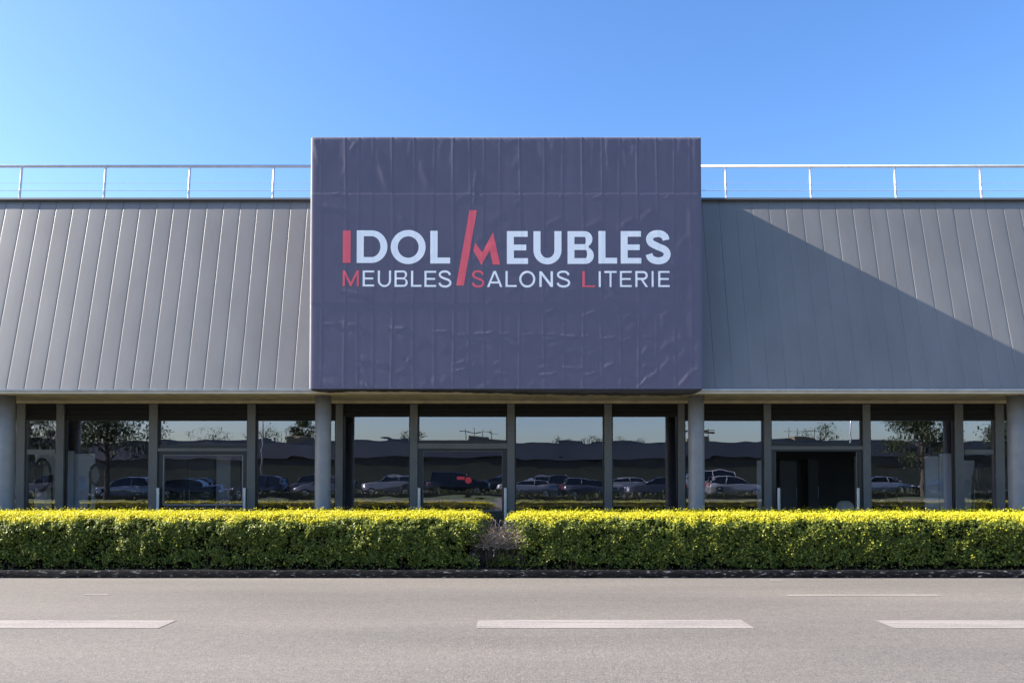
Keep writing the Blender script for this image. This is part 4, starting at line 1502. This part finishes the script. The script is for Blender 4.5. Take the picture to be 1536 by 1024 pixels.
CARS = [  # style, paint, x, row distance, heading, label
    ('suv', (.10, .10, .11), -33.5, -26, 0.1, 'charcoal tall off-roader mirrored in the far left narrow window'),
    ('hatch', (.45, .46, .48), -28.3, -26.2, 0.0, 'silver hatchback mirrored in the wide window left of the left door'),
    ('saloon', (.03, .03, .035), -23.2, -25.8, 3.1, 'black saloon mirrored in the lower half of the left door'),
    ('hatch', (.05, .06, .08), -18.4, -26.1, 0.05, 'dark blue-grey hatchback mirrored between the left door and the left column'),
    ('saloon', (.20, .21, .22), -13.4, -25.9, 0.0, 'mid grey saloon mirrored just left of the left column'),
    ('hatch', (.26, .27, .29), -8.6, -26.1, 0.1, 'light grey hatchback mirrored in the window left of the middle door'),
    ('suv', (.02, .02, .022), -4.0, -25.7, 3.14, 'glossy black off-roader mirrored behind the red sticker of the middle door'),
    ('saloon', (.30, .31, .33), 1.0, -26.0, 0.05, 'silver-grey saloon mirrored just right of the middle door'),
    ('hatch', (.13, .14, .16), 5.6, -26.2, 3.1, 'slate grey hatchback mirrored in the middle of the window right of the middle door'),
    ('saloon', (.09, .09, .10), 10.4, -25.8, 0.0, 'dark grey saloon mirrored in the window left of the right column'),
    ('van', (.60, .60, .60), 15.0, -29.6, 0.0, 'white van mirrored just right of the right column'),
    ('hatch', (.42, .43, .45), 16.3, -25.9, 3.2, 'pale grey hatchback mirrored in front of the white van'),
    ('saloon', (.05, .05, .05), 21.2, -26.0, 0.0, 'black saloon mirrored behind the open right doorway'),
    ('saloon', (.35, .42, .52), 26.3, -26.1, 0.05, 'pale blue saloon mirrored right of the open right door'),
    ('hatch', (.03, .03, .04), 31.2, -25.9, 0.0, 'near-black hatchback mirrored near the right end window'),
    ('hatch', (.06, .06, .07), -26.0, -31.6, 0.0, 'dark hatchback of the rear row mirrored left of the left door'),
    ('suv', (.12, .12, .13), -15.8, -31.4, 0.0, 'dark grey off-roader of the rear row mirrored beside the left column'),
    ('saloon', (.40, .41, .42), -6.2, -31.5, 0.0, 'silver saloon of the rear row mirrored at the left of the middle door'),
    ('hatch', (.05, .05, .055), -1.4, -31.6, 0.0, 'black hatchback of the rear row mirrored right of the red sticker'),
    ('suv', (.16, .17, .18), 3.6, -31.5, 3.14, 'grey off-roader of the rear row mirrored right of the middle door'),
    ('hatch', (.40, .40, .41), 8.4, -31.4, 0.0, 'light hatchback of the rear row mirrored in the middle right window'),
    ('saloon', (.04, .04, .045), 13.0, -31.6, 0.0, 'black saloon of the rear row mirrored beside the right column'),
    ('hatch', (.20, .20, .21), 28.8, -31.5, 0.0, 'grey hatchback of the rear row mirrored right of the open door')]
for s_t, c_, x, y, rz, lab in CARS:
    car(s_t, c_, (x, y, 0.0), rz, lab)

# warehouse opposite
wh = empty('warehouse', (0, -52, 0), 'long low warehouse with a grey fascia across the road, mirrored in the shop glass', 'building')
ZW = 4.9
obj('wall', boxbm(-90, 90, -66, -52, 0, ZW - 1.6), M['farwall'], wh)
obj('window_band', boxbm(-89, 89, -51.98, -51.9, ZW - 2.4, ZW - 1.62), M['bandglass'], wh)
bm = bmesh.new()
prism_x(bm, [(-66.5, ZW - 1.6), (-66.5, ZW - 0.1), (-51.2, ZW), (-50.9, ZW - 1.58)], -91, 91)
obj('fascia', bm, M['farroof'], wh)
obj('parapet', boxbm(-91, 91, -51.6, -51.3, ZW - 0.02, ZW + 0.28), M['cap'], wh)
for x in (-24, -3.5, 21, 33):
    bm = bmesh.new()
    box(bm, x - 1.2, x + 1.2, -58, -56, ZW - 0.1, ZW + 0.9, 0.05)
    for k in range(4):
        tube(bm, [(x - 1.5 + k, -57, ZW - 0.1), (x - 1.5 + k, -57, ZW + 1.9)], 0.04, 6)
    tube(bm, [(x - 2.2, -57, ZW + 1.5), (x + 2.2, -57, ZW + 1.5)], 0.035, 6)
    obj('roof_unit', bm, M['farwall'], wh)


def tree(loc, h, cr, label, cat='tree', n=9000, trunk_h=0.35):
    r = empty('broadleaf_tree', loc, label, cat)
    x, y, z = loc
    bm = bmesh.new()
    tube(bm, [(x, y, z), (x + .05, y, z + h * trunk_h), (x - .05, y + .05, z + h * .65), (x, y, z + h * .9)], [h * .03, h * .024, h * .015, h * .005], 10)
    tips = []
    for k in range(14):
        a = k * 2.4
        z0 = z + h * (trunk_h * 0.9 + 0.035 * k)
        tip = Vector((x + math.cos(a) * cr * random.uniform(.55, .9), y + math.sin(a) * cr * random.uniform(.55, .9), z0 + h * random.uniform(.08, .22)))
        tips.append(tip)
        tube(bm, [(x, y, z0), Vector((x, y, z0)).lerp(tip, .5) + Vector((0, 0, .1)), tip], [h * .012, h * .008, h * .003], 6)
    obj('trunk', bm, M['bark'], r)
    cz = z + h * (trunk_h + 1) / 2
    cl = [tuple(t) for t in tips] + [(x + random.gauss(0, cr * .45), y + random.gauss(0, cr * .45), cz + random.uniform(-.3, .5) * h * (1 - trunk_h)) for _ in range(16)]
    cl = np.array(cl)
    idx = rng.integers(0, len(cl), n)
    pos = cl[idx] + rng.normal(0, cr * .19, (n, 3)) * np.array([1, 1, .75])
    leaves('crown', pos, rng.normal(0, 1, (n, 3)), rng.uniform(.10, .22, n) * (h / 7), np.clip(rng.random(n) * .7 + .15 * (pos[:, 2] - cz) / h, 0, 1), M['treeleaf'], r)


tree((-27.5, -22, 0), 6.6, 3.0, 'broad olive tree across the road, mirrored in the window left of the left door')
tree((-35, -24, 0), 6.8, 2.6, 'taller tree beside the olive tree across the road, mirrored at the far left')
tree((27.6, -22, 0), 6.0, 2.0, 'dark bushy tree across the road, mirrored in the window right of the open door')
tree((36, -25, 0), 6.0, 1.9, 'slimmer tree mirrored in the narrow end window on the right')
tree((-24.5, -60, 0), 8.2, 1.6, 'slender tree behind the warehouse, mirrored above the left door')

# lamp posts of the car park
for x, h, lab in ((-12.2, 6.6, 'curved lamp post in the car park, mirrored just right of the left column'), (-19.5, 7.2, 'taller lamp post in the car park, mirrored between left door and left column'), (26.5, 6.2, 'lamp post in the car park mirrored right of the right column')):
    r = empty('street_lamp', (x, -30, 0), lab, 'lamp post')
    bm = bmesh.new()
    tube(bm, [(x, -30, 0), (x, -30, h - .6), (x + .1, -30, h - .2), (x + .5, -30, h), (x + 1.0, -30, h)], [.08, .06, .05, .045, .04], 8)
    obj('pole', bm, M['steel'], r, True)
    obj('lamp_head', boxbm(x + .95, x + 1.5, -30.1, -29.9, h - .06, h + .06, .03), M['steel'], r)

# low hedge along the edge of the car park
lh = empty('low_hedge', (0, -22.6, 0), 'low olive hedge edging the car park, mirrored along the foot of the shop glass', 'hedge')
obj('stem', boxbm(-44, 44, -22.75, -22.45, -0.01, 0.24), M['twig'], lh)
n = 16000
pos = np.stack([rng.uniform(-45, 45, n), -22.6 + rng.normal(0, 0.22, n), np.abs(rng.normal(0.2, 0.13, n))], 1)
pos[:, 2] += 0.10 * vnoise(pos, 0.9, 2.2)
pos[:, 2] = np.maximum(pos[:, 2], 0.02)
leaves('foliage', pos, rng.normal(0, 1, (n, 3)) + np.array([0, 0.3, 0.5]), rng.uniform(.10, .20, n), np.clip(rng.normal(0.55, 0.25, n), 0, 1), M['treeleaf'], lh)

# tree tops behind the warehouse, breaking its roofline
for i_, (x, h, r_) in enumerate(((-62, 8.5, 3), (-41, 7.6, 2.2), (-34, 8.2, 2.6), (-13, 6.9, 1.4), (6.5, 6.8, 1.2), (11, 7.2, 1.6), (15.5, 7.0, 1.5), (42, 8.0, 2.4), (57, 8.8, 3.0))):
    tree((x, -72 - (i_ % 3) * 2, 0), h, r_, 'distant tree top just above the warehouse roofline in the reflections', n=1500)
for o in COL.objects:
    if o.parent is None and o.get('label', '').startswith('distant tree top'):
        o['group'] = 'tree tops behind the warehouse'
